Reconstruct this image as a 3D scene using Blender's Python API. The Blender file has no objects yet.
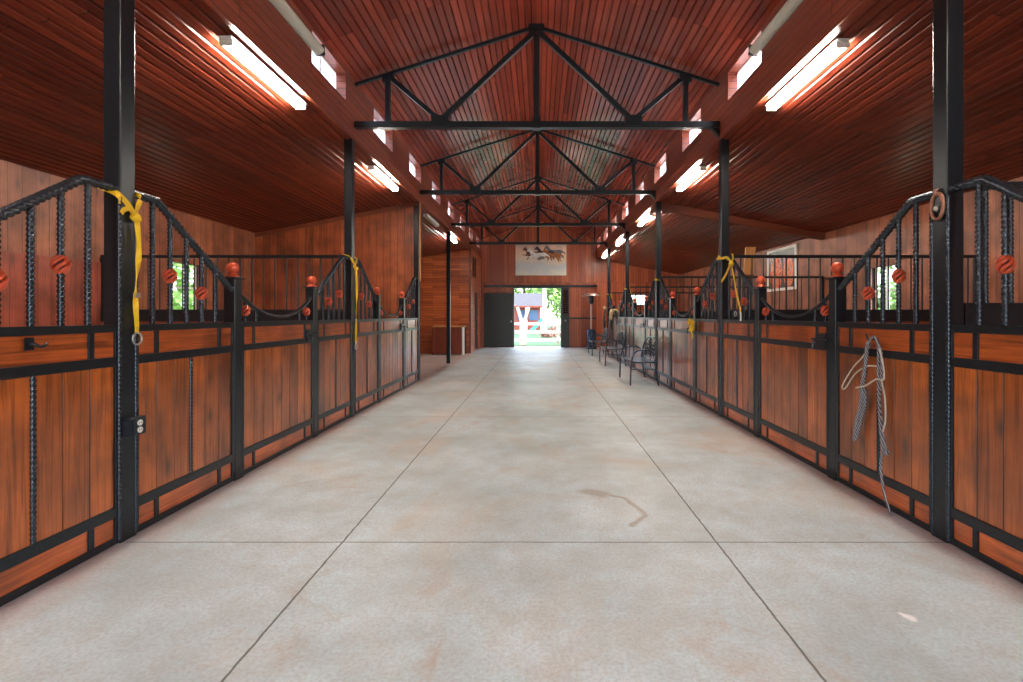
import bpy, math, random
from mathutils import Vector, Matrix
random.seed(7)
PI = math.pi
C = bpy.context.scene.collection
sc = bpy.context.scene

# ------------------------------------------------------------------ node helpers
def lin(r, g, b):
    f = lambda c: (c/255/12.92) if c/255 <= .04045 else ((c/255+.055)/1.055)**2.4
    return (f(r), f(g), f(b), 1)

def newmat(name):
    m = bpy.data.materials.new(name); m.use_nodes = True
    nt = m.node_tree; b = nt.nodes['Principled BSDF']
    return m, nt, b

def N(nt, t, **kw):
    n = nt.nodes.new(t)
    for k, v in kw.items():
        if k in n.inputs.keys(): n.inputs[k].default_value = v
        else: setattr(n, k, v)
    return n

def L(nt, a, b): nt.links.new(a, b)

def math_node(nt, op, a, b=None, clamp=False):
    n = nt.nodes.new('ShaderNodeMath'); n.operation = op; n.use_clamp = clamp
    for i, v in enumerate((a, b)):
        if v is None: continue
        if isinstance(v, (int, float)): n.inputs[i].default_value = v
        else: nt.links.new(v, n.inputs[i])
    return n.outputs[0]

def mixc(nt, fac, a, b, mode='MIX'):
    n = nt.nodes.new('ShaderNodeMix'); n.data_type = 'RGBA'; n.blend_type = mode
    for s, v in ((n.inputs[0], fac), (n.inputs[6], a), (n.inputs[7], b)):
        if isinstance(v, (int, float)): s.default_value = v
        elif isinstance(v, tuple): s.default_value = v
        else: nt.links.new(v, s)
    return n.outputs[2]

def ramp(nt, src, stops):
    n = nt.nodes.new('ShaderNodeValToRGB')
    e = n.color_ramp.elements
    while len(e) < len(stops): e.new(.5)
    for i, (p, c) in enumerate(stops):
        e[i].position = p; e[i].color = c if isinstance(c, tuple) else (c, c, c, 1)
    nt.links.new(src, n.inputs[0]); return n.outputs[0]

def plain(name, col, rough=.5, metal=0, noise=0, bump=0, nscale=30, spec=.5):
    m, nt, b = newmat(name)
    b.inputs['Base Color'].default_value = col
    b.inputs['Roughness'].default_value = rough
    b.inputs['Metallic'].default_value = metal
    b.inputs['Specular IOR Level'].default_value = spec
    tc = N(nt, 'ShaderNodeTexCoord')
    nz = N(nt, 'ShaderNodeTexNoise', Scale=nscale, Detail=4.0); L(nt, tc.outputs['Object'], nz.inputs['Vector'])
    if noise:
        k = ramp(nt, nz.outputs['Fac'], [(.25, 1-noise), (.75, 1+noise)])
        L(nt, mixc(nt, 1.0, col, k, 'MULTIPLY'), b.inputs['Base Color'])
    if bump:
        bp = N(nt, 'ShaderNodeBump', Strength=bump, Distance=.004); L(nt, nz.outputs['Fac'], bp.inputs['Height'])
        L(nt, bp.outputs[0], b.inputs['Normal'])
    return m

def wood(name, c1, c2, along, across, width, length, rough=.35, groove=.004, knots=False, rnd=False, grain=.35, coat=0., dark=.18, spec=.5, c0=0., kamt=.8):
    m, nt, b = newmat(name)
    tc = N(nt, 'ShaderNodeTexCoord')
    sp = N(nt, 'ShaderNodeSeparateXYZ'); L(nt, tc.outputs['Object'], sp.inputs[0])
    ax = {'x': sp.outputs[0], 'y': sp.outputs[1], 'z': sp.outputs[2]}
    a, c = ax[along], ax[across]
    if c0: c = math_node(nt, 'SUBTRACT', c, c0)
    if rnd:
        oi = N(nt, 'ShaderNodeObjectInfo')
        a = math_node(nt, 'ADD', a, math_node(nt, 'MULTIPLY', oi.outputs['Random'], 37.0))
    cb = N(nt, 'ShaderNodeCombineXYZ'); L(nt, a, cb.inputs[0]); L(nt, math_node(nt, 'ADD', c, 60*width), cb.inputs[1])
    br = N(nt, 'ShaderNodeTexBrick', offset=.37, offset_frequency=3)
    br.inputs['Scale'].default_value = 1; br.inputs['Brick Width'].default_value = length
    br.inputs['Row Height'].default_value = width; br.inputs['Mortar Size'].default_value = groove
    br.inputs['Mortar Smooth'].default_value = .3; br.inputs['Bias'].default_value = 0
    br.inputs['Color1'].default_value = c1; br.inputs['Color2'].default_value = c2
    br.inputs['Mortar'].default_value = tuple(x*dark for x in c1[:3])+(1,)
    L(nt, cb.outputs[0], br.inputs['Vector'])
    # grain, stretched along the plank, shifted per plank row
    row = math_node(nt, 'FLOOR', math_node(nt, 'DIVIDE', c, width))
    g = N(nt, 'ShaderNodeCombineXYZ')
    L(nt, math_node(nt, 'ADD', math_node(nt, 'MULTIPLY', a, 1.6), math_node(nt, 'MULTIPLY', row, 7.3)), g.inputs[0])
    L(nt, math_node(nt, 'MULTIPLY', c, 42), g.inputs[1]); L(nt, row, g.inputs[2])
    nz = N(nt, 'ShaderNodeTexNoise', Scale=1.0, Detail=5.0, Roughness=.6, Distortion=1.2); L(nt, g.outputs[0], nz.inputs['Vector'])
    k = ramp(nt, nz.outputs['Fac'], [(.3, 1-grain), (.5, 1.0), (.72, 1+grain*.7)])
    col = mixc(nt, 1.0, br.outputs['Color'], k, 'MULTIPLY')
    if knots:
        g2 = N(nt, 'ShaderNodeCombineXYZ'); L(nt, math_node(nt, 'ADD', math_node(nt, 'MULTIPLY', a, 2.2), math_node(nt, 'MULTIPLY', row, 3.1)), g2.inputs[0]); L(nt, math_node(nt, 'MULTIPLY', c, 5.), g2.inputs[1])
        vo = N(nt, 'ShaderNodeTexVoronoi', Scale=1.0); L(nt, g2.outputs[0], vo.inputs['Vector'])
        kk = ramp(nt, vo.outputs['Distance'], [(.03, .25), (.16, .8), (.3, 1.0)])
        col = mixc(nt, kamt, col, kk, 'MULTIPLY')
        n3 = N(nt, 'ShaderNodeTexNoise', Scale=3.2, Detail=4.0); L(nt, tc.outputs['Object'], n3.inputs['Vector'])
        col = mixc(nt, 1.0, col, ramp(nt, n3.outputs['Fac'], [(.32, .55), (.68, 1.2)]), 'MULTIPLY')
    L(nt, col, b.inputs['Base Color'])
    b.inputs['Roughness'].default_value = rough
    b.inputs['Specular IOR Level'].default_value = spec
    if coat: b.inputs['Coat Weight'].default_value = coat; b.inputs['Coat Roughness'].default_value = .12
    h = math_node(nt, 'ADD', math_node(nt, 'MULTIPLY', br.outputs['Fac'], -1.0), math_node(nt, 'MULTIPLY', nz.outputs['Fac'], .12))
    bp = N(nt, 'ShaderNodeBump', Strength=.7, Distance=.006); L(nt, h, bp.inputs['Height'])
    L(nt, bp.outputs[0], b.inputs['Normal'])
    return m

M = {}
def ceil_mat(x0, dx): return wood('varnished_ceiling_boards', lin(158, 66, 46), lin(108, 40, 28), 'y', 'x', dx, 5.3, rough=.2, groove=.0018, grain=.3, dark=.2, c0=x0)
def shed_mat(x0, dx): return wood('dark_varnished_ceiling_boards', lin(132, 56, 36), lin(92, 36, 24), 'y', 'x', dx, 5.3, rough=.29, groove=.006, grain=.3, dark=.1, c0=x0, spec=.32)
M['clere'] = wood('clerestory_boards', lin(160, 82, 58), lin(120, 56, 40), 'y', 'z', .085, 1.9, rough=.36, groove=.005)
M['wall_y'] = wood('outer_wall_boards', lin(168, 100, 68), lin(130, 74, 51), 'z', 'y', .145, 9, rough=.45, groove=.004, knots=True)
M['wall_low'] = wood('outer_wall_low_boards', lin(160, 78, 54), lin(140, 64, 44), 'z', 'y', .145, 9, rough=.4, groove=.003, knots=True)
M['wall_x'] = wood('partition_boards', lin(168, 88, 48), lin(128, 60, 34), 'z', 'x', .14, 9, rough=.42, groove=.005, knots=True)
M['end'] = wood('end_wall_boards', lin(186, 98, 60), lin(138, 64, 40), 'z', 'x', .1, 2.6, rough=.34, groove=.006)
M['room_x'] = wood('room_boards', lin(194, 102, 54), lin(146, 68, 36), 'x', 'z', .085, .9, rough=.36, groove=.005)
M['room_y'] = wood('room_side_boards', lin(196, 110, 74), lin(160, 82, 56), 'y', 'z', .085, .9, rough=.3, groove=.007)
M['plank'] = wood('stall_planks', lin(200, 106, 40), lin(134, 66, 25), 'z', 'y', .145, 90, rough=.28, groove=.004, knots=True, rnd=True, grain=.6, coat=.45, dark=.15, c0=.03, kamt=1.)
M['board'] = wood('stall_boards', lin(190, 94, 38), lin(158, 74, 30), 'y', 'z', .4, 90, rough=.28, groove=0, knots=True, rnd=True, grain=.55, coat=.45)
M['divider'] = wood('divider_planks', lin(150, 70, 40), lin(118, 52, 30), 'x', 'z', .14, 9, rough=.45, groove=.004)
M['trim'] = wood('wood_trim', lin(116, 60, 40), lin(104, 50, 32), 'x', 'z', .5, 9, rough=.4, groove=0)
M['trim_y'] = wood('wood_trim_long', lin(150, 78, 46), lin(132, 64, 38), 'y', 'x', .5, 9, rough=.4, groove=0)
M['ply'] = wood('pale_plank', lin(196, 140, 84), lin(180, 124, 70), 'z', 'x', .6, 9, rough=.55, groove=0)
M['benchwood'] = wood('counter_panel', lin(126, 56, 34), lin(108, 46, 28), 'z', 'x', .12, 9, rough=.4, groove=.004)
M['steel'] = plain('black_painted_steel', lin(27, 33, 39), .3, .3, noise=.25, bump=.15)
M['rebar'] = plain('black_rebar', lin(62, 68, 76), .24, .75, noise=.2, nscale=60)
M['orange'] = plain('orange_painted_iron', lin(196, 78, 46), .3, .1, noise=.25)
M['yellow'] = plain('yellow_webbing', lin(226, 180, 20), .6, 0, noise=.1, bump=.3, nscale=200)
M['ring'] = plain('galvanised_ring', lin(180, 178, 172), .3, .8)
M['brass'] = plain('rusty_brass', lin(150, 104, 84), .42, .6, noise=.3)
M['white'] = plain('white_paint', lin(236, 236, 232), .5, 0, noise=.04)
M['greybox'] = plain('outlet_metal', lin(40, 46, 54), .4, .5, noise=.2)
M['ivory'] = plain('ivory_plastic', lin(214, 214, 206), .4)
M['darkslot'] = plain('dark_slot', lin(16, 16, 18), .6)
M['pvc'] = plain('unlit_tube', lin(205, 204, 190), .35)
M['castiron'] = plain('dark_cast_metal', lin(66, 74, 86), .3, .6, noise=.2)
M['door'] = plain('black_green_door_paint', lin(14, 22, 25), .3, .1, noise=.2, nscale=6)
M['rope_w'] = plain('pale_rope', lin(188, 176, 160), .8, 0, noise=.25, nscale=300)
M['leather'] = plain('dark_leather', lin(40, 30, 32), .5, 0, noise=.3)
M['fleece'] = plain('tan_fleece', lin(206, 180, 138), .95, 0, noise=.3, bump=1., nscale=80)
M['steel_light'] = plain('brushed_steel', lin(196, 184, 176), .3, .9, noise=.08)
M['bluetank'] = plain('heater_cylinder', lin(48, 62, 90), .3, .5)
M['grey_roof'] = plain('grey_shingles', lin(66, 65, 70), .8, 0, noise=.25, nscale=8)
M['redwall'] = plain('red_brown_siding', lin(140, 64, 48), .7, 0, noise=.2, nscale=4)
M['teal'] = plain('teal_plastic', lin(40, 130, 134), .4)
M['blueglass'] = plain('blue_dark_glass', lin(70, 96, 126), .15)
M['leaf'] = plain('green_leaf', lin(112, 150, 66), .6, 0, noise=.4, nscale=1.2)
M['shrubleaf'] = plain('russet_leaf', lin(120, 84, 70), .7, 0, noise=.4, nscale=2)
M['bark'] = plain('pale_bark', lin(220, 214, 204), .8, 0, noise=.15, bump=.5, nscale=12)
M['brownbark'] = plain('brown_bark', lin(110, 90, 74), .9, 0, noise=.3, bump=.6, nscale=10)
M['grass'] = plain('lawn', lin(50, 84, 48), .9, 0, noise=.3, nscale=3.)
M['roof'] = plain('roof_metal', lin(110, 110, 112), .5, .4)
M['canvas'] = None

def rope_mat():
    m, nt, b = newmat('twisted_rope')
    tc = N(nt, 'ShaderNodeTexCoord'); w = N(nt, 'ShaderNodeTexWave', Scale=26.0, Distortion=1.5)
    mp = N(nt, 'ShaderNodeMapping'); mp.inputs['Rotation'].default_value = (.3, .2, .9); L(nt, tc.outputs['Object'], mp.inputs[0]); L(nt, mp.outputs[0], w.inputs['Vector'])
    L(nt, ramp(nt, w.outputs['Fac'], [(.42, lin(62, 66, 82)), (.62, lin(158, 150, 146))]), b.inputs['Base Color'])
    b.inputs['Roughness'].default_value = .85
    return m
M['rope'] = rope_mat()

def lamp_mat():
    m, nt, b = newmat('lit_tube')
    e = N(nt, 'ShaderNodeEmission'); e.inputs[0].default_value = (1, .91, .79, 1); e.inputs[1].default_value = LAMP
    L(nt, e.outputs[0], nt.nodes['Material Output'].inputs[0]); return m
LAMP = 74.0
M['tube'] = lamp_mat()

def pane_mat():
    m, nt, b = newmat('frosted_pane')
    t = N(nt, 'ShaderNodeBsdfTranslucent'); t.inputs[0].default_value = (.97, .98, 1, 1)
    tr = N(nt, 'ShaderNodeBsdfTransparent'); mx = N(nt, 'ShaderNodeMixShader'); mx.inputs[0].default_value = .35
    L(nt, t.outputs[0], mx.inputs[1]); L(nt, tr.outputs[0], mx.inputs[2])
    L(nt, mx.outputs[0], nt.nodes['Material Output'].inputs[0]); return m
M['pane'] = pane_mat()

def glass_mat():
    m, nt, b = newmat('clear_glass')
    g = N(nt, 'ShaderNodeBsdfGlossy', Roughness=.03); tr = N(nt, 'ShaderNodeBsdfTransparent'); tr.inputs[0].default_value = (.92, .96, .95, 1)
    mx = N(nt, 'ShaderNodeMixShader'); mx.inputs[0].default_value = .05
    L(nt, tr.outputs[0], mx.inputs[1]); L(nt, g.outputs[0], mx.inputs[2])
    L(nt, mx.outputs[0], nt.nodes['Material Output'].inputs[0]); return m
M['glass'] = glass_mat()

# ------------------------------------------------------------------ mesh helpers
class MB:
    def __init__(s): s.v = []; s.f = []; s.smooth = []
    def add(s, vs, fs, sm=False):
        o = len(s.v); s.v += [tuple(v) for v in vs]; s.f += [tuple(i+o for i in f) for f in fs]; s.smooth += [sm]*len(fs)
    def box(s, x0, x1, y0, y1, z0, z1):
        s.add([(x0,y0,z0),(x1,y0,z0),(x1,y1,z0),(x0,y1,z0),(x0,y0,z1),(x1,y0,z1),(x1,y1,z1),(x0,y1,z1)],
              [(3,2,1,0),(4,5,6,7),(0,1,5,4),(1,2,6,5),(2,3,7,6),(3,0,4,7)]); return s
    def bar(s, p, q, w, h, up=(0,0,1)):
        """square-section bar from p to q, w across and h along up"""
        p, q = Vector(p), Vector(q); d = (q-p).normalized(); u = Vector(up)
        if abs(d.dot(u)) > .99: u = Vector((0,1,0))
        a = d.cross(u).normalized(); u = a.cross(d).normalized(); a *= w/2; u *= h/2
        s.add([p-a-u, p+a-u, p+a+u, p-a+u, q-a-u, q+a-u, q+a+u, q-a+u],
              [(0,1,2,3),(7,6,5,4),(0,4,5,1),(1,5,6,2),(2,6,7,3),(3,7,4,0)]); return s
    def loft(s, rings, closed=False, caps=True, sm=True):
        n = len(rings[0]); o = len(s.v); vs = [p for r in rings for p in r]; fs = []
        m = len(rings)
        for i in range(m if closed else m-1):
            j = (i+1) % m
            for k in range(n):
                l = (k+1) % n; fs.append((i*n+k, i*n+l, j*n+l, j*n+k))
        s.add(vs, fs, sm)
        if caps and not closed:
            s.add(rings[0], [tuple(range(n-1,-1,-1))]); s.add(rings[-1], [tuple(range(n))])
        return s
    def tube(s, pts, r, n=8, closed=False, mod=None, flat=1.0):
        pts = [Vector(p) for p in pts]; rings = []; m = len(pts)
        d0 = (pts[1]-pts[0]).normalized()
        ref = Vector((0,0,1)) if abs(d0.z) < .9 else Vector((1,0,0))
        u = d0.cross(ref).normalized(); dist = 0
        for i, p in enumerate(pts):
            if closed: d = (pts[(i+1)%m]-pts[i-1]).normalized()
            else: d = (pts[min(i+1,m-1)]-pts[max(i-1,0)]).normalized()
            u = (u-d*u.dot(d)).normalized(); w = d.cross(u)
            if i: dist += (p-pts[i-1]).length
            rr = r[i] if isinstance(r, (list, tuple)) else r
            ring = []
            for k in range(n):
                t = 2*PI*k/n; q = rr*(mod(t, dist) if mod else 1)
                ring.append(p+u*math.cos(t)*q+w*math.sin(t)*q*flat)
            rings.append(ring)
        return s.loft(rings, closed)
    def rebar(s, p, q, r, pitch=.026, n=8):
        p, q = Vector(p), Vector(q); Lh = (q-p).length; k = max(2, int(Lh/(pitch/4)))
        return s.tube([p+(q-p)*i/k for i in range(k+1)], r, n, mod=lambda t, d: 1+.17*math.cos(2*PI*d/pitch*1.0-2*t))
    def ball(s, c, r, n=16, m=10, mod=None, sz=1.0):
        rings = []
        for i in range(m+1):
            a = PI*(.02+.96*i/m)-PI/2; ring = []
            for k in range(n):
                t = 2*PI*k/n; q = r*(mod(t, a) if mod else 1)
                ring.append((c[0]+q*math.cos(a)*math.cos(t), c[1]+q*math.cos(a)*math.sin(t), c[2]+q*math.sin(a)*sz))
            rings.append(ring)
        return s.loft(rings)
    def lathe(s, prof, c=(0,0,0), n=20):
        return s.loft([[(c[0]+r*math.cos(2*PI*k/n), c[1]+r*math.sin(2*PI*k/n), c[2]+z) for k in range(n)] for r, z in prof])
    def ribbon(s, pts, side, w, t):
        """flat strap along pts; side: one width direction, or one per point"""
        pts = [Vector(p) for p in pts]; rings = []; m = len(pts)
        for i, p in enumerate(pts):
            d = (pts[min(i+1,m-1)]-pts[max(i-1,0)]).normalized()
            a = Vector(side[i] if isinstance(side, list) else side); a = (a-d*a.dot(d)).normalized(); u = d.cross(a)
            a = a*w/2; u = u*t/2
            rings.append([p-a-u, p+a-u, p+a+u, p-a+u])
        return s.loft(rings, sm=False)
    def prism(s, poly, axis, a, b):
        """closed 2-D polygon extruded along axis; poly in the other two axes in order"""
        def mk(u, v, w): return {'x': (w,u,v), 'y': (u,w,v), 'z': (u,v,w)}[axis]
        n = len(poly)
        s.add([mk(u,v,a) for u,v in poly]+[mk(u,v,b) for u,v in poly],
              [tuple(range(n-1,-1,-1)), tuple(range(n,2*n))]+[(i,(i+1)%n,(i+1)%n+n,i+n) for i in range(n)]); return s
    def build(s, name, mat, parent=None, bevel=0, loc=None):
        me = bpy.data.meshes.new(name); me.from_pydata(s.v, [], s.f); me.update()
        import bmesh
        bm = bmesh.new(); bm.from_mesh(me)
        for i, f in enumerate(bm.faces): f.smooth = s.smooth[i]
        bmesh.ops.recalc_face_normals(bm, faces=bm.faces); bm.to_mesh(me); bm.free()
        me.materials.append(mat)
        o = bpy.data.objects.new(name, me); C.objects.link(o)
        if parent: o.parent = parent
        if loc: o.location = loc
        if bevel:
            md = o.modifiers.new('edge', 'BEVEL'); md.width = bevel; md.segments = 2; md.limit_method = 'ANGLE'
        return o

def spline(ctrl, k=8):
    P = [Vector(p) for p in ctrl]; P = [2*P[0]-P[1]]+P+[2*P[-1]-P[-2]]; out = []
    for i in range(1, len(P)-2):
        a, b, c, d = P[i-1:i+3]
        for j in range(k):
            t = j/k; out.append(.5*((2*b)+(c-a)*t+(2*a-5*b+4*c-d)*t*t+(3*b-a-3*c+d)*t**3))
    out.append(P[-2]); return out

def tag(o, label=None, cat=None, group=None, kind=None):
    if label: o['label'] = label
    if cat: o['category'] = cat
    if group: o['group'] = group
    if kind: o['kind'] = kind
    return o
def empty(name, label, cat, loc=(0,0,0), rz=0, group=None):
    o = bpy.data.objects.new(name, None); C.objects.link(o); o.empty_display_size = .1
    o.location = loc; o.rotation_euler = (0,0,rz); return tag(o, label, cat, group)
def kids(o): return [c for c in list(C.objects) if c.parent == o]
def dup(o, loc, rz, label, parent=None):
    def rec(x, par):
        c = x.copy(); C.objects.link(c)
        if par: c.parent = par
        for k in kids(x): rec(k, c)
        return c
    r = rec(o, None); r.location = loc; r.rotation_euler = (0,0,rz); r['label'] = label; return r
def struct(o, label=None): o['kind'] = 'structure'; return tag(o, label)

def sheet(name, mat, plane, pos, thick, u0, u1, v0, v1, holes=(), parent=None):
    """wall slab with rectangular holes. plane 'x': wall at x=pos..pos+thick, u=y, v=z; plane 'y': u=x, v=z"""
    us = sorted({u0, u1, *[h[0] for h in holes], *[h[1] for h in holes]}); vs = sorted({v0, v1, *[h[2] for h in holes], *[h[3] for h in holes]})
    us = [u for u in us if u0 <= u <= u1]; vs = [v for v in vs if v0 <= v <= v1]
    solid = lambda i, j: 0 <= i < len(us)-1 and 0 <= j < len(vs)-1 and not any(h[0] <= (us[i]+us[i+1])/2 <= h[1] and h[2] <= (vs[j]+vs[j+1])/2 <= h[3] for h in holes)
    V = {}; vl = []; F = []
    def vid(i, j, k):
        if (i,j,k) not in V:
            w = pos+thick*k; V[(i,j,k)] = len(vl); vl.append((w,us[i],vs[j]) if plane == 'x' else (us[i],w,vs[j]))
        return V[(i,j,k)]
    for i in range(len(us)-1):
        for j in range(len(vs)-1):
            if not solid(i, j): continue
            for k in (0, 1): F.append((vid(i,j,k), vid(i+1,j,k), vid(i+1,j+1,k), vid(i,j+1,k)))
            for di, dj, a, b in ((-1,0,(i,j),(i,j+1)), (1,0,(i+1,j),(i+1,j+1)), (0,-1,(i,j),(i+1,j)), (0,1,(i,j+1),(i+1,j+1))):
                if not solid(i+di, j+dj): F.append((vid(*a,0), vid(*b,0), vid(*b,1), vid(*a,1)))
    m = MB(); m.add(vl, F); return m.build(name, mat, parent)

def groove_slab(name, mat, x0, z0, x1, z1, y0, y1, pitch=.085, gw=.026, gd=.016, up=.09):
    if 'nave' in name: gw, gd = .021, .013
    else: pitch, gw, gd = .095, .032, .02
    """ceiling of narrow boards running along y with V-joints, closed above"""
    n = round(math.hypot(x1-x0, z1-z0)/pitch); bot = []
    dx, dz = (x1-x0)/n, (z1-z0)/n; l = math.hypot(dx, dz); nx, nz = -dz/l, dx/l
    if nz < 0: nx, nz = -nx, -nz
    e = gw/2/l
    for i in range(n):
        for t, dep in ((0, gd), (e, 0), (1-e, 0)):
            bot.append((x0+dx*(i+t)+nx*dep, z0+dz*(i+t)+nz*dep))
    bot.append((x1+nx*gd, z1+nz*gd))
    poly = bot+[(x1+nx*up, z1+nz*up), (x0+nx*up, z0+nz*up)]
    m = MB(); k = len(poly); vs = []; F = []
    ys = [y0, y1]
    for y in ys: vs += [(x, y, z) for x, z in poly]
    F += [(i, (i+1)%k, (i+1)%k+k, i+k) for i in range(k)]
    m.add(vs, F)
    nb = len(bot)
    for y, o in ((y0, 0), (y1, 1)):   # end caps as quads per bottom segment fan onto the top line
        tops = [(x+nx*up, z+nz*up) for x, z in bot]
        m.add([(x,y,z) for x,z in bot]+[(x,y,z) for x,z in tops], [(i,i+1,nb+i+1,nb+i) for i in range(nb-1)])
    return m.build(name, mat(x0, (x1-x0)/n))

# ------------------------------------------------------------------ layout constants (metres; camera at x=0, y=0)
H = 1.3
XL, XR = -2.385, 2.325            # aisle faces of the posts
OL, OR = -5.62, 5.66              # outer walls
XC = -.03
ROW = [2.737+3.38*i for i in range(-1, 6)]   # ROW[1] is the first row seen
R = {i: 2.737+3.38*(i-1) for i in range(0, 7)}
Y0, YE = -3.6, 19.3
ZS, ZO = 3.55, 2.92               # shed ceiling at the posts, at the outer wall
ZE, ZR = 4.31, 5.085               # nave ceiling at the clerestory, at the ridge

# ------------------------------------------------------------------ floor with joints and stains
def floor_mat():
    m, nt, b = newmat('pale_concrete')
    tc = N(nt, 'ShaderNodeTexCoord'); P = tc.outputs['Object']
    sp = N(nt, 'ShaderNodeSeparateXYZ'); L(nt, P, sp.inputs[0]); x, y = sp.outputs[0], sp.outputs[1]
    def noise(s, d=5., rough=.55, dist=0., vec=P):
        n = N(nt, 'ShaderNodeTexNoise', Scale=s, Detail=d, Roughness=rough, Distortion=dist); L(nt, vec, n.inputs['Vector']); return n.outputs['Fac']
    base = mixc(nt, ramp(nt, noise(.9, 6.), [(.35, 0.), (.65, 1.)]), lin(178, 196, 200), lin(214, 232, 238))
    base = mixc(nt, ramp(nt, noise(4.5, 8., .7), [(.35, .0), (.75, .55)]), base, lin(158, 154, 142))
    base = mixc(nt, ramp(nt, noise(60., 4., .7), [(.4, .0), (.7, .5)]), base, lin(140, 138, 134))
    base = mixc(nt, ramp(nt, noise(.65, 7., .65, .6), [(.5, 0.), (.68, .45)]), base, lin(198, 164, 134))
    base = mixc(nt, ramp(nt, noise(1.7, 7., .7, .9), [(.58, 0.), (.74, .55)]), base, lin(172, 128, 100))
    # red dust along the stall fronts
    ax = math_node(nt, 'ABSOLUTE', math_node(nt, 'ADD', x, .03))
    edge = math_node(nt, 'MULTIPLY', ramp(nt, math_node(nt, 'DIVIDE', ax, 3.0), [(.70, 0.), (.775, .9)]), noise(5., 6., .7))
    base = mixc(nt, edge, base, lin(168, 112, 92))
    # drag stain: distance to a polyline
    wob = N(nt, 'ShaderNodeVectorMath', operation='ADD'); nv = N(nt, 'ShaderNodeTexNoise', Scale=9.0, Detail=3.0); L(nt, P, nv.inputs['Vector'])
    sc1 = N(nt, 'ShaderNodeVectorMath', operation='SCALE'); L(nt, nv.outputs['Color'], sc1.inputs[0]); sc1.inputs['Scale'].default_value = .05
    L(nt, P, wob.inputs[0]); L(nt, sc1.outputs[0], wob.inputs[1])
    def seg(a, bb, w):
        a = Vector((a[0]+.025, a[1]+.025, .025)); bb = Vector((bb[0]+.025, bb[1]+.025, .025)); d = bb-a
        s = N(nt, 'ShaderNodeVectorMath', operation='SUBTRACT'); L(nt, wob.outputs[0], s.inputs[0]); s.inputs[1].default_value = a
        dt = N(nt, 'ShaderNodeVectorMath', operation='DOT_PRODUCT'); L(nt, s.outputs[0], dt.inputs[0]); dt.inputs[1].default_value = d/d.length_squared
        t = math_node(nt, 'ADD', dt.outputs['Value'], 0., True)
        q = N(nt, 'ShaderNodeVectorMath', operation='SCALE'); q.inputs[0].default_value = d; L(nt, t, q.inputs['Scale'])
        r = N(nt, 'ShaderNodeVectorMath', operation='DISTANCE'); L(nt, s.outputs[0], r.inputs[0]); L(nt, q.outputs[0], r.inputs[1])
        return math_node(nt, 'DIVIDE', r.outputs['Value'], w)
    fl = lambda px, py: ((px-539)*H/(py-315), H*480/(py-315))
    pts = [(588, 491.5), (602, 494), (623, 498), (637, 507), (646, 516), (632, 525)]
    ds = [seg(fl(*pts[0]), fl(*pts[1]), .085)]+[seg(fl(*pts[i]), fl(*pts[i+1]), .028) for i in range(1, 5)]
    d = ds[0]
    for e in ds[1:]: d = math_node(nt, 'MINIMUM', d, e)
    base = mixc(nt, ramp(nt, d, [(.35, .55), (1.3, 0.)]), base, lin(134, 104, 82))
    for px, py, w in ((909, 617, .028), (902, 614, .016)):
        base = mixc(nt, ramp(nt, seg(fl(px, py), fl(px+4, py+2), w), [(.5, .9), (1., 0.)]), base, lin(240, 240, 240))
    # sawn joints
    wx = math_node(nt, 'MULTIPLY', math_node(nt, 'SUBTRACT', noise(14., 3.), .5), .012)
    def line(v, p, w):
        return math_node(nt, 'LESS_THAN', math_node(nt, 'ABSOLUTE', math_node(nt, 'SUBTRACT', math_node(nt, 'ADD', v, wx), p)), w)
    j = line(x, -1.125, .0055); j = math_node(nt, 'MAXIMUM', j, line(x, 1.015, .0055))
    for k in range(0, 7): j = math_node(nt, 'MAXIMUM', j, line(y, R[k]+.01, .0045))
    base = mixc(nt, math_node(nt, 'MULTIPLY', j, .85), base, lin(66, 58, 50))
    L(nt, base, b.inputs['Base Color'])
    L(nt, ramp(nt, noise(2., 6.), [(.3, .34), (.7, .55)]), b.inputs['Roughness'])
    h = math_node(nt, 'SUBTRACT', math_node(nt, 'MULTIPLY', noise(45., 6., .7), .25), j)
    bp = N(nt, 'ShaderNodeBump', Strength=.35, Distance=.005); L(nt, h, bp.inputs['Height']); L(nt, bp.outputs[0], b.inputs['Normal'])
    return m
m = MB(); m.box(OL-.12, OR+.12, Y0-1.5, YE+.5, -.15, 0)
struct(m.build('floor', floor_mat()), 'pale stained concrete barn floor with sawn joints')

# ------------------------------------------------------------------ room shell
win_y = [(1.25+1.88*k, 1.25+1.88*k+.88) for k in range(-2, 10)]
win_y = [w for w in win_y if w[1] < YE-.1]
WZ0, WZ1 = 3.935, 4.275
cl_holes = [(a, b, WZ0, WZ1) for a, b in win_y]
struct(sheet('wall_clerestory_left', M['clere'], 'x', XL+.015-.15, .15, Y0, YE, ZS, ZE+.04, cl_holes), 'boarded clerestory wall above the tack room side')
struct(sheet('wall_clerestory_right', M['clere'], 'x', XR-.005, .15, Y0, YE, ZS, ZE+.04, cl_holes), 'boarded clerestory wall above the bench side')
wn = 0
for side, xa in ((-1, XL+.015-.13), (1, XR-.005+.115)):
    for a, b in win_y:
        wn += 1
        w = bpy.data.objects.new('window_%d' % wn, None); C.objects.link(w); w.location = (xa, a, WZ0)
        struct(w, 'small clerestory window number %d along the %s clerestory' % ((wn-1) % len(win_y)+1, 'tack room side' if side < 0 else 'bench side'))
        p = MB(); p.box(0, .012, 0, b-a, 0, WZ1-WZ0); p.build('pane', M['pane'], w)
        fr = MB(); fr.box(-.005, .02, (b-a)/2-.012, (b-a)/2+.012, 0, WZ1-WZ0); fr.build('mullion', M['white'], w)
struct(groove_slab('ceiling_nave_left', ceil_mat, XL-.16, ZE-.05, XC+.02, ZR+.006, Y0, YE+.1), 'varnished board ceiling slope rising to the ridge, tack room side')
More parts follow.
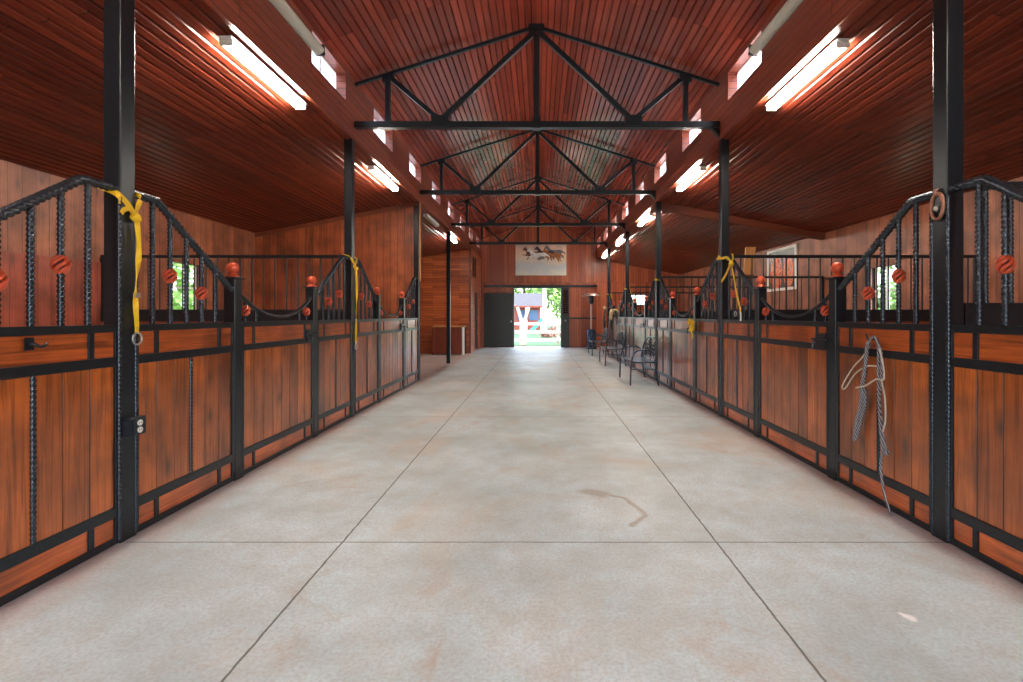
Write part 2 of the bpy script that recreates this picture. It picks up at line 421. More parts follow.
struct(groove_slab('ceiling_nave_right', ceil_mat, XC-.02, ZR+.006, XR+.18, ZE-.05, Y0, YE+.1), 'varnished board ceiling slope rising to the ridge, bench side')
sl = (ZS-ZO)/(XL-OL)
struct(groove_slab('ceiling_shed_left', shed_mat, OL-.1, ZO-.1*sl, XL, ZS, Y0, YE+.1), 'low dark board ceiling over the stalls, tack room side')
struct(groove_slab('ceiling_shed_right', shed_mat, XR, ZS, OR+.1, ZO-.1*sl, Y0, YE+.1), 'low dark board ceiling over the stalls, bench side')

def side_window(n, x, y0, y1, z0, z1, lab):
    w = bpy.data.objects.new('window_%d' % n, None); C.objects.link(w); w.location = (x, y0, z0); struct(w, lab)
    L_, Z_ = y1-y0, z1-z0
    f = MB()
    f.box(-.03, .03, -.04, 0, -.04, Z_+.04); f.box(-.03, .03, L_, L_+.04, -.04, Z_+.04); f.box(-.03, .03, 0, L_, -.04, 0); f.box(-.03, .03, 0, L_, Z_, Z_+.04)
    f.build('window_frame', M['steel'] if x > 0 else M['white'], w)
    g = MB(); g.box(-.004, .004, 0, L_, 0, Z_); g.build('pane', M['glass'], w)
    s = MB(); s.box(-.02, .02, L_*.5-.018, L_*.5+.018, 0, Z_); s.box(-.015, .015, 0, L_, Z_*.5-.015, Z_*.5+.015); s.build('mullion', M['white'], w)
lw = (7.36, 8.0, 1.35, 2.12); rw = (7.55, 8.2, 1.3, 2.1)
struct(sheet('wall_left', M['wall_y'], 'x', OL-.12, .12, Y0, YE, 0, ZO+.1, [lw]), 'tall boarded outer wall behind the stalls, tack room side')
struct(sheet('wall_right', M['wall_y'], 'x', OR, .12, Y0, YE, 0, ZO+.1, [rw]), 'tall boarded outer wall behind the stalls, bench side')
side_window(31, OL-.06, *lw, 'narrow stall window in the outer wall, tack room side')
side_window(32, OR+.06, *rw, 'narrow stall window in the outer wall, bench side')
struct(sheet('wall_lining_left', M['wall_low'], 'x', OL, .02, Y0, R[2]+.02, 0, 1.97), 'reddish lower lining boards of the outer wall')

# end wall: boards, door opening, far window
DO = (-1.03, .905, 0, 2.41)
m = MB()
wl = sheet('wall_end', M['end'], 'y', YE, .12, OL-.12, OR+.12, 0, ZO, [DO, (3.72, 4.3, 1.72, 2.1)])
struct(wl, 'boarded end wall around the open doorway')
def gable():
    P = [(OL-.1, ZO), (OR+.1, ZO), (OR+.1, ZO+.02), (XR, ZS+.06), (XR, ZE+.03), (XC, ZR+.06), (XL, ZE+.03), (XL, ZS+.06), (OL-.1, ZO+.02)]
    m = MB(); m.prism(P, 'y', YE, YE+.12); return m.build('wall_end_gable', M['end'])
struct(gable(), 'boarded gable above the end doorway')
w = bpy.data.objects.new('window_33', None); C.objects.link(w); w.location = (3.72, YE+.06, 1.72); struct(w, 'small bright window in the end wall beyond the stalls')
g = MB(); g.box(0, .58, -.004, .004, 0, .38); g.build('pane', M['glass'], w)
g = MB(); g.box(-.03, 0, -.07, .03, -.03, .41); g.box(.58, .61, -.07, .03, -.03, .41); g.box(0, .58, -.07, .03, -.03, 0); g.box(0, .58, -.07, .03, .38, .41); g.build('window_frame', M['steel'], w)
g = MB(); g.box(.18, .2, -.02, .02, 0, .38); g.box(.38, .4, -.02, .02, 0, .38); g.build('mullion', M['steel'], w)

BD = (-2.2, 2.15, 0, 3.05)
struct(sheet('wall_back', M['end'], 'y', Y0-.12, .12, OL-.12, OR+.12, 0, ZO, [BD[:3]+(ZO,)]), 'boarded wall around the rear doorway')
m = MB(); m.prism([(OL-.1, ZO), (OR+.1, ZO), (OR+.1, ZO+.02), (XR, ZS+.06), (XR, ZE+.03), (XC, ZR+.06), (XL, ZE+.03), (XL, ZS+.06), (OL-.1, ZO+.02)], 'y', Y0-.12, Y0)
struct(m.build('wall_back_gable', M['end']), 'boarded gable above the rear doorway')
# partition at the third row, tack room walls
def slope_wall(name, mat, xa, xb, y, t, zf):
    m = MB(); m.prism([(xa, 0), (xb, 0), (xb, zf(xb)), (xa, zf(xa))], 'y', y, y+t); return m.build(name, mat)
zl = lambda x: ZO+(x-OL)*sl
struct(slope_wall('wall_partition', M['wall_x'], OL, XL-.102, R[3]+.0, .1, lambda x: zl(x)+.02), 'full height board partition at the end of the stalls')
m = MB(); m.bar((OL, R[3], zl(OL)-.05), (XL-.02, R[3], ZS-.05), .04, .07); struct(m.build('trim_1', M['trim']), 'sloping wood trim along the top of the partition')
m = MB(); m.box(XL-.015, XL+.02, R[3]+.06, R[3]+.13, 1.98, ZS); struct(m.build('trim_2', M['ply']), 'pale upright trim on the aisle edge of the partition')
XT = -2.33
struct(slope_wall('wall_room_front', M['room_x'], OL, XT, R[5], .1, lambda x: zl(x)+.02), 'tack room wall of thin horizontal boards facing the open bay')
DR = (17.42, 18.45, 0, 2.13); TW = (16.75, 17.75, 2.62, 3.4)
struct(sheet('wall_room_side', M['room_y'], 'x', XT-.1, .1, R[5]+.1, YE, 0, ZS+.02, [DR, TW]), 'tack room wall of thin horizontal boards along the aisle')
m = MB(); m.box(XT-.04, XT+.025, R[5]-.02, R[5]+.05, 0, ZS); struct(m.build('trim_3', M['trim']), 'corner trim of the tack room')
d = bpy.data.objects.new('door_2', None); C.objects.link(d); d.location = (XT-.06, DR[0], 0); struct(d, 'narrow dark tack room door')
m = MB(); m.box(-.03, .01, 0, DR[1]-DR[0], .01, DR[3]); m.build('door_leaf', M['door'], d)
m = MB(); m.box(.01, .065, .06, .12, .98, 1.02); m.build('handle', M['ring'], d)
d = bpy.data.objects.new('window_34', None); C.objects.link(d); d.location = (XT-.05, TW[0], TW[2]); struct(d, 'shuttered opening high in the tack room wall')
m = MB(); m.box(-.02, .01, 0, 1., 0, .78); m.build('shutter', M['benchwood'], d)
m = MB()
for z in (0, .72): m.box(.01, .06, 0, 1, z, z+.06)
for y in (0, .47, .94): m.box(.01, .06, y, y+.06, .06, .72)
m.build('window_frame', M['trim'], d)
# ledger beams below the shed ceiling, bench side
for i, n in ((3, 4),):
    m = MB(); m.bar((XR+.1, R[i]+.05, ZS-.08-.1*sl), (OR, R[i]+.05, ZO-.05), .1, .15)
    struct(m.build('beam_%d' % n, M['trim']), 'sloping timber beam under the dark ceiling, bench side')

# end doorway: track, leaves
t = empty('door_track', 'long black sliding door track above the end doorway', 'door track', (0, YE, 2.42))
m = MB(); m.box(-2.22, 2.35, -.07, -.005, 0, .08); m.build('rail', M['steel'], t)
for x in (-2.1, -1.15, .95, 1.15): 
    m = MB(); m.box(x-.03, x+.03, -.085, -.07, -.02, .06); m.build('hanger', M['steel'], t)
d = empty('barn_door', 'wide dark door leaf beside the open doorway, below the track', 'door', (-2.2, YE-.09, .02))
m = MB(); m.box(.03, 1.13, .01, .05, .03, 2.11); m.build('panel', M['door'], d)
m = MB(); m.box(0, 1.16, -.005, .065, 0, .1); m.box(0, 1.16, -.005, .065, 2.06, 2.15); m.box(0, .09, -.005, .065, .1, 2.06); m.box(1.07, 1.16, -.005, .065, .1, 2.06); m.build('frame', M['door'], d)
m = MB(); m.ball((1.08, -.035, 1.02), .035); m.build('knob', M['ring'], d)
m = MB(); m.box(.0, 1.16, -.01, .06, 2.2, 2.36); m.build('header_board', M['end'], d)
d = empty('louvred_door', 'narrow dark louvred door leaf on the heater side of the doorway', 'door', (.895, YE-.09, .02))
m = MB(); m.box(.03, .29, .02, .05, .03, 1.3); m.build('panel', M['door'], d)
m = MB(); m.box(0, .06, -.005, .065, 0, 2.38); m.box(.26, .32, -.005, .065, 0, 2.38); m.box(.06, .26, -.005, .065, 0, .07); m.box(.06, .26, -.005, .065, 2.31, 2.38); m.box(.06, .26, -.005, .065, 1.27, 1.33); m.build('frame', M['door'], d)
for k in range(12):
    m = MB(); m.bar((.06, .03, 1.38+k*.078), (.26, .03, 1.38+k*.078), .008, .06, (0, .7, .7)); m.build('louvre', M['door'], d)
m = MB(); m.ball((.16, -.03, 1.06), .04); m.build('knob', M['ring'], d)
m = MB(); m.box(1.23, 2.3, YE-.03, YE, 1.14, 1.2); struct(m.build('trim_4', M['steel']), 'dark rail across the end wall beside the louvred door')
m = MB(); m.box(DO[0]-.02, DO[0]+.03, YE-.01, YE+.14, 0, 2.41); m.box(DO[1]-.03, DO[1]+.02, YE-.01, YE+.14, 0, 2.41); m.box(DO[0]+.03, DO[1]-.03, YE-.01, YE+.14, 2.38, 2.43)
struct(m.build('door_1', M['steel']), 'black frame of the open end doorway')

# ------------------------------------------------------------------ steel posts
def steel_post(x, i, label, rods=True, toward=1):
    p = empty('steel_post', label, 'post', (x, R[i], 0), 0, 'black steel roof posts')
    m = MB(); m.box(-.05, .05, 0, .1, 0, ZS+.005); m.build('shaft', M['steel'], p, bevel=.006)
    m = MB(); m.box(-.052, .052, -.004, .104, 0, .012); m.build('base_plate', M['steel'], p)
    if rods:
        for yy in (-.006, .106):
            m = MB(); m.rebar((toward*.047, yy, .02), (toward*.047, yy, 1.98), .0115); m.build('edge_rod', M['rebar'], p)
    return p
pl, pr = XL-.05, XR+.05
steel_post(pl, 1, 'black steel post carrying the grey electrical outlet')
steel_post(pl, 2, 'black steel post with one long yellow strap, midway along the outlet side')
steel_post(pl, 3, 'black steel post against the pale trim of the board partition')
steel_post(pl, 4, 'thin black steel post standing free in the open bay before the counter', rods=False)
steel_post(pr, 1, 'tall black steel post with the rusty oval ring', toward=-1)
steel_post(pr, 2, 'black steel post tied with yellow ribbon ends near the pale plank', toward=-1)
steel_post(pr, 3, 'black steel post behind the first metal bench', toward=-1)
steel_post(pr, 4, 'black steel post behind the second metal bench', toward=-1)
steel_post(pr, 5, 'black steel post next to the patio heater', toward=-1)

# ------------------------------------------------------------------ gate posts with orange balls
gp = empty('gate_post', '', 'gate post', (0, 0, 0), 0, 'short gate posts with orange balls')
m = MB(); m.box(-.045, .045, 0, .09, 0, 1.585); m.build('shaft', M['steel'], gp, bevel=.005)
m = MB(); m.box(-.06, .06, -.015, .105, 1.585, 1.6); m.build('cap_plate', M['steel'], gp)
m = MB(); m.lathe([(.045, 1.6), (.045, 1.612), (.03, 1.62), (.028, 1.632)], (0, .045, 0)); m.ball((0, .045, 1.672), .046, 20, 12, mod=lambda t, a: 1+.05*math.cos(5*t+4*a)); m.build('ball_finial', M['orange'], gp)
m = MB(); m.box(-.05, .05, -.005, .095, 0, .07); m.build('foot', M['steel'], gp)

# ------------------------------------------------------------------ stall panels and gates
T = .03     # half thickness
def frame_rails(Ln, curved):
    f = MB()
    f.box(-T, T, .03, Ln-.03, 0.005, .042); f.box(-T, T, .03, Ln-.03, .155, .215); f.box(-T, T, .03, Ln-.03, 1.01, 1.063); f.box(-T, T, .03, Ln-.03, 1.203, 1.245)
    f.box(-T, T, 0, .03, .005, 1.245); f.box(-T, T, Ln-.03, Ln, .005, 1.245)
    for y in (.17, Ln-.17):
        f.box(-T+.003, T-.003, y-.016, y+.016, .042, .155); f.box(-T+.003, T-.003, y-.016, y+.016, 1.063, 1.203)
    return f
def plank_mesh(y0, y1, z0, z1, n, th=.02, g=.004):
    """one sheet of upright planks with V-joints on both faces"""
    w = (y1-y0)/n; prof = [(th, y0)]
    for i in range(1, n): prof += [(th, y0+i*w-g), (th-.006, y0+i*w), (th, y0+i*w+g)]
    prof += [(th, y1)]
    full = prof+[(-a, b) for a, b in reversed(prof)]
    m = MB(); k = len(full); n2 = len(prof)
    m.add([(a, b, z0) for a, b in full]+[(a, b, z1) for a, b in full],
          [(i, (i+1) % k, (i+1) % k+k, i+k) for i in range(k)])
    for z, o in ((z0, 0), (z1, k)):
        m.add([(a, b, z) for a, b in full], [(i, i+1, k-2-i, k-1-i) for i in range(n2-1)])
    return m
def rosette(c, r):
    # basket of five rods twisted round the bar
    m = MB()
    for k in range(5):
        pts = []
        for i in range(13):
            u = -1+2*i/12; a = 2*PI*k/5+u*1.5; q = .008+(r*.86-.008)*math.cos(u*PI/2)**.7 if abs(u) < 1 else .008
            pts.append((c[0]+q*math.cos(a), c[1]+q*math.sin(a), c[2]+u*r*1.1))
        m.tube(pts, r*.26, 7)
    return m
LP = .93
def top_z(y):
    if y < .2: return 2.02
    return 2.02-(y-.2)*(2.02-1.50)/(LP-.2)
def make_panel():
    p = empty('stall_barrier', '', 'stall panel', group='stall front panels with sloping bars')
    frame_rails(LP, False).build('frame', M['steel'], p, bevel=.002)
    plank_mesh(.03, LP-.03, .215, 1.01, 6).build('plank_sheet', M['plank'], p)
    m = MB(); m.box(-.018, .018, .03, LP-.03, 1.063, 1.203); m.build('upper_board', M['board'], p)
    m = MB(); m.box(-.018, .018, .03, LP-.03, .042, .155); m.build('lower_board', M['board'], p)
    for x in (-.022, .022):
        m = MB(); m.rebar((x, LP/2, .215), (x, LP/2, 1.01), .012); m.build('seam_rod', M['rebar'], p)
    for k, y in enumerate((.165, .31, .455, .60, .745)):
        m = MB(); m.rebar((0, y, 1.245), (0, y, top_z(y)-.005), .0145); m.build('bar', M['rebar'], p)
        if k in (1, 3): rosette((0, y, 1.555 if k == 1 else 1.455), .037).build('rosette', M['orange'], p)
    m = MB(); r = .024
    pts = [Vector((0, 0, 2.02)), Vector((0, .2, 2.02)), Vector((0, LP, 1.50))]
    fine = []
    for a, b in zip(pts, pts[1:]):
        n = int((b-a).length/.008)
        fine += [a+(b-a)*i/n for i in range(n)]
    fine.append(pts[-1])
    m.tube(fine, r, 8, mod=lambda t, d: 1+.17*math.cos(2*PI*d/.034-2*t)); m.build('top_rail', M['rebar'], p)
    return p
LG = 1.22
def gate_z(y): 
    u = (y-LG/2)/(LG/2); return 1.285+.195*abs(u)**2.1
def make_gate():
    p = empty('stall_gate', '', 'gate', group='stall gates with sagging top bar')
    frame_rails(LG, True).build('frame', M['steel'], p, bevel=.002)
    plank_mesh(.03, LG-.03, .215, 1.01, 8).build('plank_sheet', M['plank'], p)
    m = MB(); m.box(-.018, .018, .03, LG-.03, 1.063, 1.203); m.build('upper_board', M['board'], p)
    m = MB(); m.box(-.018, .018, .03, LG-.03, .042, .155); m.build('lower_board', M['board'], p)
    m = MB(); pts = [(0, LG*i/40, gate_z(LG*i/40)) for i in range(41)]
    m.tube(pts, .017, 8); m.build('top_bar', M['steel'], p)
    for y in (.09, .24, LG-.24, LG-.09):
        m = MB(); m.rebar((0, y, 1.245), (0, y, gate_z(y)-.005), .0125, pitch=.04, n=6); m.build('bar', M['rebar'], p)
    for y in (.09, LG-.09): rosette((0, y, 1.335), .034).build('rosette', M['orange'], p)
    s = MB(); s.box(T, T+.012, LG-.16, LG-.02, 1.03, 1.15); la = s.build('latch_plate', M['steel'], p)
    s = MB(); s.tube([(T+.022, LG-.2, 1.1), (T+.022, LG+.03, 1.1)], .009); s.tube([(T+.022, LG-.13, 1.1), (T+.05, LG-.13, 1.085), (T+.055, LG-.13, 1.02)], .008); s.build('bolt', M['rebar'], la)
    for z in (.3, .95):
        s = MB(); s.tube([(T-.005, -.012, z-.04), (T-.005, -.012, z+.04)], .011); s.build('hinge', M['steel'], p)
    return p
panel = make_panel(); gate = make_gate()
ZL, ZRt = XL-.033, XR+.033    # panel centre planes
first = {'p': True, 'g': True, 's': True}
def put(proto, key, loc, rz, label):
    if first[key]:
        first[key] = False; proto.location = loc; proto.rotation_euler = (0, 0, rz); proto['label'] = label; return proto
    return dup(proto, loc, rz, label)
def place_high_near(x, i, lab): return put(panel, 'p', (x, R[i]+.1, 0), 0, lab)        # tall end at row i, falling away
def place_high_far(x, i, lab): return put(panel, 'p', (x, R[i], 0), PI, lab)           # tall end against row i from this side
def bay(x, i, far, labA, labG, labB, labp, labq):
    place_high_near(x, i, labA)
    put(gate, 'g', (x, R[i]+1.125, 0) if x < 0 else (x, R[i]+2.345, 0), 0 if x < 0 else PI, labG)
    place_high_far(x, i+1, labB)
    xp = (XL-.045) if x < 0 else (XR+.045)
    put(gp, 's', (xp, R[i]+1.03, 0), 0, labp); put(gp, 's', (xp, R[i]+2.35, 0), 0, labq)
hp = place_high_far(ZL, 1, 'orange-brown plank panel with a small iron hook, before the outlet post')
bay(ZL, 1, 0, 'orange-brown plank panel just past the outlet post, bars falling toward the first ball',
    'plank gate with sagging top bar next past the outlet post',
    'plank panel with bars rising up to the post with the long yellow strap',
    'short black gate post with orange ball, first after the outlet post',
    'short black gate post with orange ball, second after the outlet post')
bay(ZL, 2, 0, 'plank panel just past the post with the long yellow strap, bars falling away from it',
    'shiny plank gate next to the end of the row by the open bay',
    'last narrow plank panel at the open bay, its bars rising to the pale trim',
    'short black gate post with orange ball, third after the outlet post',
    'short black gate post with orange ball, last before the open bay')
place_high_far(ZRt, 1, 'orange-brown plank panel before the post with the rusty oval ring')
rt = [('orange-brown plank panel on which the rope halter hangs', 'plank gate next past the panel with the rope halter', 'plank panel rising to the post tied with yellow ribbon ends',
       'short black gate post with orange ball beside the rope halter panel', 'short black gate post with orange ball below the tilted pale plank'),
      ('plank panel just past the yellow ribbon post, its bars falling toward the yellow bow', 'glossy plank gate between the yellow bow and the first bench', 'pale shining plank panel rising behind the first metal bench',
       'short black gate post carrying the yellow bow', 'short black gate post at the end of the first metal bench'),
      ('pale shining plank panel falling away past the first metal bench', 'pale shining plank gate between the first and second benches', 'pale shining plank panel rising behind the second metal bench',
       'slim gate post just behind the first metal bench', 'dark slim gate post between the first and second metal benches'),
      ('plank panel falling away past the second metal bench', 'far plank gate behind the tan fleece and dark straps', 'last far plank panel, rising to the post by the patio heater',
       'slim gate post just past the second metal bench', 'slim gate post beside the hanging tan fleece')]
for i in range(4): bay(ZRt, i+1, 0, *rt[i])

m = MB(); m.tube(spline([(-.031, .49, 1.165), (-.05, .49, 1.165), (-.07, .47, 1.15), (-.075, .45, 1.165)], 5), .007); m.box(-.034, -.029, .47, .51, 1.135, 1.195); m.build('hook', M['steel'], hp)
# ------------------------------------------------------------------ stall dividers
def divider(xa, xb, y, lab, rebar=False):
    d = empty('stall_divider', lab, 'stall divider', (xa, y, 0), 0, 'barred dividers between stalls')
    Ln = abs(xb-xa); 
    m = MB(); m.box(.05, Ln-.005, -.02, .02, .04, 1.22); m.build('plank_sheet', M['divider'], d)
    m = MB(); m.box(.0, Ln-.002, -.035, .035, 1.22, 1.37); m.build('middle_rail', M['steel'], d)
    m = MB(); m.box(.0, Ln-.002, -.02, .02, 2.03, 2.07); m.build('top_rail', M['steel'], d)
    o = 0 if xa < 0 else Ln-.052
    m = MB(); m.box(o, o+.05, -.03, .03, 1.37, 2.03); m.build('end_post', M['steel'], d)
    n = int(Ln/.145)
    for k in range(1, n):
        x = Ln*k/n; m = MB()
        if rebar: m.rebar((x, 0, 1.37), (x, 0, 2.03), .0145)
        else: m.tube([(x, 0, 1.37), (x, 0, 2.03)], .009, 6)
        m.build('bar', M['rebar'] if rebar else M['steel'], d)
    return d
divider(OL+.005, XL-.12, R[2]+.05, 'barred divider across the stalls behind the post with the long yellow strap')
for i, lab in ((1, 'barred divider running back from the post with the rusty oval ring'), (2, 'barred divider running back from the yellow ribbon post, before the framed poster'),
               (3, 'barred divider carrying the tilted pale plank'), (4, 'far barred divider behind the second metal bench'), (5, 'farther barred divider by the patio heater end')):
    divider(XR+.12, OR-.005, R[i]+.05, lab, rebar=(i == 1))

# ------------------------------------------------------------------ roof trusses
def make_truss(i, lab):
    y = R[i]+.05; t = empty('roof_truss', lab, 'roof truss', (XC, y, 0), 0, 'black steel roof trusses')
    a, b = XL+.025-XC, XR-.015-XC; zt = 3.735; za = 5.0; ze = 4.262
    m = MB(); m.box(a, b, -.045, .045, zt-.04, zt+.04); m.build('tie_beam', M['steel'], t, bevel=.004)
    m = MB(); m.bar((0, 0, zt+.04), (0, 0, za), .075, .06); m.build('king_post', M['steel'], t)
    for s, e in ((-1, a), (1, b)):
        zc = lambda x: za-.0-(za-ze)*abs(x)/2.32
        m = MB(); m.bar((0, 0, za), (e, 0, zc(e)), .04, .036); m.build('top_chord', M['steel'], t)
        m = MB(); m.bar((s*.02, 0, za-.06), (s*1.235, 0, zt+.06), .055, .058); m.build('diagonal', M['steel'], t)
        m = MB(); m.bar((s*1.235, 0, zt+.06), (s*1.9, 0, zc(1.9)-.03), .05, .055); m.build('strut', M['steel'], t)
        m = MB(); m.bar((s*1.91, 0, zt+.04), (s*1.91, 0, zc(1.9)), .06, .06); m.build('hanger', M['steel'], t)
        m = MB(); m.box(s*1.235-.11, s*1.235+.11, -.052, .052, zt-.02, zt+.115); m.build('gusset_plate', M['steel'], t)
        m = MB(); m.prism([(s*1.97, zc(1.97)-.03), (s*1.83, zc(1.83)-.03), (s*1.83, zc(1.83)-.1), (s*1.97, zc(1.97)-.1)], 'y', -.04, .04); m.build('gusset_plate', M['steel'], t)
    m = MB(); m.box(-.1, .1, -.04, .04, za-.07, za+.02); m.build('gusset_plate', M['steel'], t)
    m = MB(); m.box(-.05, .05, -.05, .05, zt-.05, zt+.09); m.build('gusset_plate', M['steel'], t)
    m = MB(); m.prism([(b, zt-.04), (b-.1, zt-.04), (b, zt-.15)], 'y', -.03, .03); m.build('bracket', M['steel'], t)
    return t
for i, lab in ((2, 'widest black roof truss, first below the varnished ceiling'), (3, 'second black roof truss, just behind the widest one'), (4, 'third black roof truss from the widest one'),
               (5, 'last black roof truss, before the horse painting')):
    make_truss(i, lab)

# ------------------------------------------------------------------ fluorescent lamps
def lamp(x, y0, lab, lit=True):
    s = 1 if x > 0 else -1
    z = ZS-(abs(x)-2.36)*sl
    l = empty('fluorescent_lamp', lab, 'lamp', (x, y0, z-.012), 0, 'twin tube lamps under the shed ceilings')
    m = MB(); m.prism([(-.025, -.03), (.025, -.03), (.06, 0), (-.06, 0)], 'y', 0, 1.24); m.build('housing', M['white'], l)
    for dx in (-.03, .03):
        m = MB(); m.tube([(dx, .03, -.05), (dx, 1.21, -.05)], .0145, 10); m.build('tube', M['tube'] if lit else M['pvc'], l)
    for y in (.01, 1.205):
        m = MB(); m.box(-.05, .05, y, y+.02, -.066, -.02); m.build('end_socket', M['white'], l)
    return l
xl, xr = -2.49, 2.45
lamp(xl, -2.9, 'lit twin tube lamp by the rear doorway, outlet side')
lamp(xr, -2.9, 'lit twin tube lamp by the rear doorway, ring post side')
lamp(xl, .5, 'lit twin tube lamp over the first stalls, before the outlet post')
lamp(xr, .5, 'lit twin tube lamp over the first stalls, before the ring post')
lamp(xl, 3.8, 'lit twin tube lamp over the stalls beside the outlet post')
lamp(xl, 7.1, 'lit twin tube lamp just past the post with the long yellow strap')
lamp(xl, 10.5, 'unlit grey tube lamp above the open bay', False)
lamp(xl, 13.1, 'small lit tube lamp above the counter, before the tack room')
lamp(xr, 3.85, 'large lit twin tube lamp before the yellow ribbon post')
lamp(xr, 7.15, 'lit twin tube lamp between the yellow ribbon post and the timber beam')
lamp(xr, 10.45, 'lit twin tube lamp just past the timber beam')
lamp(xr, 13.75, 'small lit tube lamp above the second metal bench')
lamp(xr, 17.0, 'smallest lit tube lamp next to the end wall')
def trough(x, lab):
    s = 1 if x < 0 else -1
    l = empty('strip_light', lab, 'lamp', (x, 3.85, 4.1), 0, 'unlit strip lights on the clerestory walls')
    m = MB(); P = [(s*.0, .08), (s*0, -.05)]+[(s*(.02+.075*math.sin(a)), -.0-.055*math.cos(a)) for a in [PI*k/8 for k in range(9)]]+[(s*.02, .08)]
    m.prism(P, 'y', 0, 1.22); m.build('housing', M['pvc'], l)
    m = MB(); m.box(min(0, s*.09), max(0, s*.09), 1.22, 1.25, -.05, .06); m.build('end_cap', M['greybox'], l)
    m = MB(); m.tube([(s*.05, 1.25, 0), (s*.05, 1.33, .02)], .012); m.build('cable_stub', M['darkslot'], l)
trough(XL+.02, 'pale unlit strip light high on the clerestory of the outlet side')
trough(XR-.01, 'pale unlit strip light high on the clerestory of the bench side')

# ------------------------------------------------------------------ outlet, ring, straps, halter
o = empty('outlet_box', 'grey metal electrical outlet fixed to the black post', 'outlet', (XL+.002, R[1]+.012, .6))
m = MB(); m.box(0, .05, 0, .1, 0, .105); m.build('box_body', M['greybox'], o, bevel=.004)
m = MB(); m.box(.05, .056, .008, .092, .006, .099); m.build('cover_plate', M['greybox'], o)
m = MB(); m.box(-.005+.0, .052, -.008, 0, .015, .09); m.build('side_plate', M['greybox'], o)
for z in (.032, .073):
    m = MB(); m.prism([(.05+.02*math.cos(a)*.9, z+.017*math.sin(a)) for a in [2*PI*k/14 for k in range(14)]], 'x', .056, .06); q = m.build('socket', M['ivory'], o)
    for dy in (-.008, .008):
        m = MB(); m.box(.06, .0605, .05+dy-.0015, .05+dy+.0015, z-.006, z+.006); m.build('slot', M['darkslot'], q)
o = empty('oval_ring', 'rusty oval tie ring hanging high on the black post', 'ring', (XR-.006, R[1]+.05, 1.93))
m = MB(); m.tube([(-.006, .042*math.cos(a), .075*math.sin(a)) for a in [2*PI*k/28 for k in range(28)]], .011, 8, True); m.build('ring', M['brass'], o)
m = MB(); m.box(-.004, .005, -.02, .02, -.03, .1); m.build('back_plate', M['steel'], o)
m = MB(); m.tube([(-.002, 0, .06), (-.022, 0, .075), (-.022, 0, .09), (-.002, 0, .1)], .007); m.build('staple', M['brass'], o)
m = MB(); m.ball((-.012, 0, -.012), .016); m.build('knob', M['ring'], o)

def loop_pts(x0, x1, y0, y1, z, e=.012, dz=.0):
    return [(x0-e, y0-e, z), (x1+e, y0-e, z-dz), (x1+e, y1+e, z-dz), (x0-e, y1+e, z), (x0-e, y0-e, z)]
def strap(x, i, zt, zb, lab, tails=True):
    s = 1 if x < 0 else -1
    y0, y1 = R[i], R[i]+.1
    xa = XL if x < 0 else XR            # aisle face
    xo = xa-s*.1
    o = empty('tie_strap', lab, 'strap', (xa, R[i]+.05, 0))
    X = lambda d: d*s                    # away from the post into the aisle
    m = MB()
    P = [(X(.012), -.07, zt-.1), (X(.004), -.075, zt-.05), (X(-.112), -.068, zt), (X(-.116), .068, zt), (X(.008), .068, zt-.02), (X(.014), .05, zt-.09), (X(.018), .025, zt-.155)]
    m.ribbon(spline(P, 4), (0, 0, 1), .026, .004); m.build('loop', M['yellow'], o)
    m = MB()
    P = [(X(-.1), -.07, zt+.005), (X(-.03), -.07, zt-.02), (X(.012), -.03, zt-.08), (X(.02), .025, zt-.15)]
    m.ribbon(spline(P, 5), (.3, .5, .6), .028, .004); m.build('cross_strap', M['yellow'], o)
    m = MB(); m.ball((X(.024), .025, zt-.16), .026, 12, 8, mod=lambda t, a: 1+.2*math.cos(3*t+2*a)); m.build('knot', M['yellow'], o)
    if tails:
        m = MB(); m.ribbon(spline([(X(.03), .025, zt-.155), (X(.035), -.02, zt-.12), (X(.03), -.06, zt-.13), (X(.03), -.08, zt-.155)], 4), (0, .2, 1), .026, .004); m.build('tail', M['yellow'], o)
    n = 16; pts = []; sd = []
    for k in range(n+1):
        t = k/n; pts.append((X(.026+.006*math.sin(4*t)), (.028)+.01*math.sin(7*t), zt-.17-(zt-.17-zb-.1)*t)); a = .5+1.2*math.sin(2.6*PI*t); sd.append((math.sin(a)*s, math.cos(a), 0))
    m = MB(); m.ribbon(pts, sd, .027, .004); m.build('hanging_strap', M['yellow'], o)
    e = pts[-1]
    m = MB(); m.box(e[0]-.008, e[0]+.008, e[1]-.018, e[1]+.018, zb+.3*(zt-zb), zb+.3*(zt-zb)+.03); m.build('buckle', M['ring'], o)
    m = MB(); m.ribbon([e, (e[0], e[1], zb+.06)], (0, 1, 0), .02, .008); m.build('end_sleeve', M['yellow'] if i == 1 else M['white'], o)
    m = MB(); m.tube([(e[0]+.002, e[1]+.031*math.cos(a), zb+.031+.034*math.sin(a)) for a in [2*PI*k/24 for k in range(24)]], .0055, 8, True); m.build('ring', M['ring'], o)
    return o
strap(-1, 1, 2.03, 1.13, 'yellow strap knotted round the post above the electrical outlet')
strap(-1, 2, 2.06, .86, 'long yellow strap with pale end and ring on the midway post of the outlet side')

def onR(px, py, x): d = x*480/(px-539); return Vector((x, d, H+(315-py)*d/480))
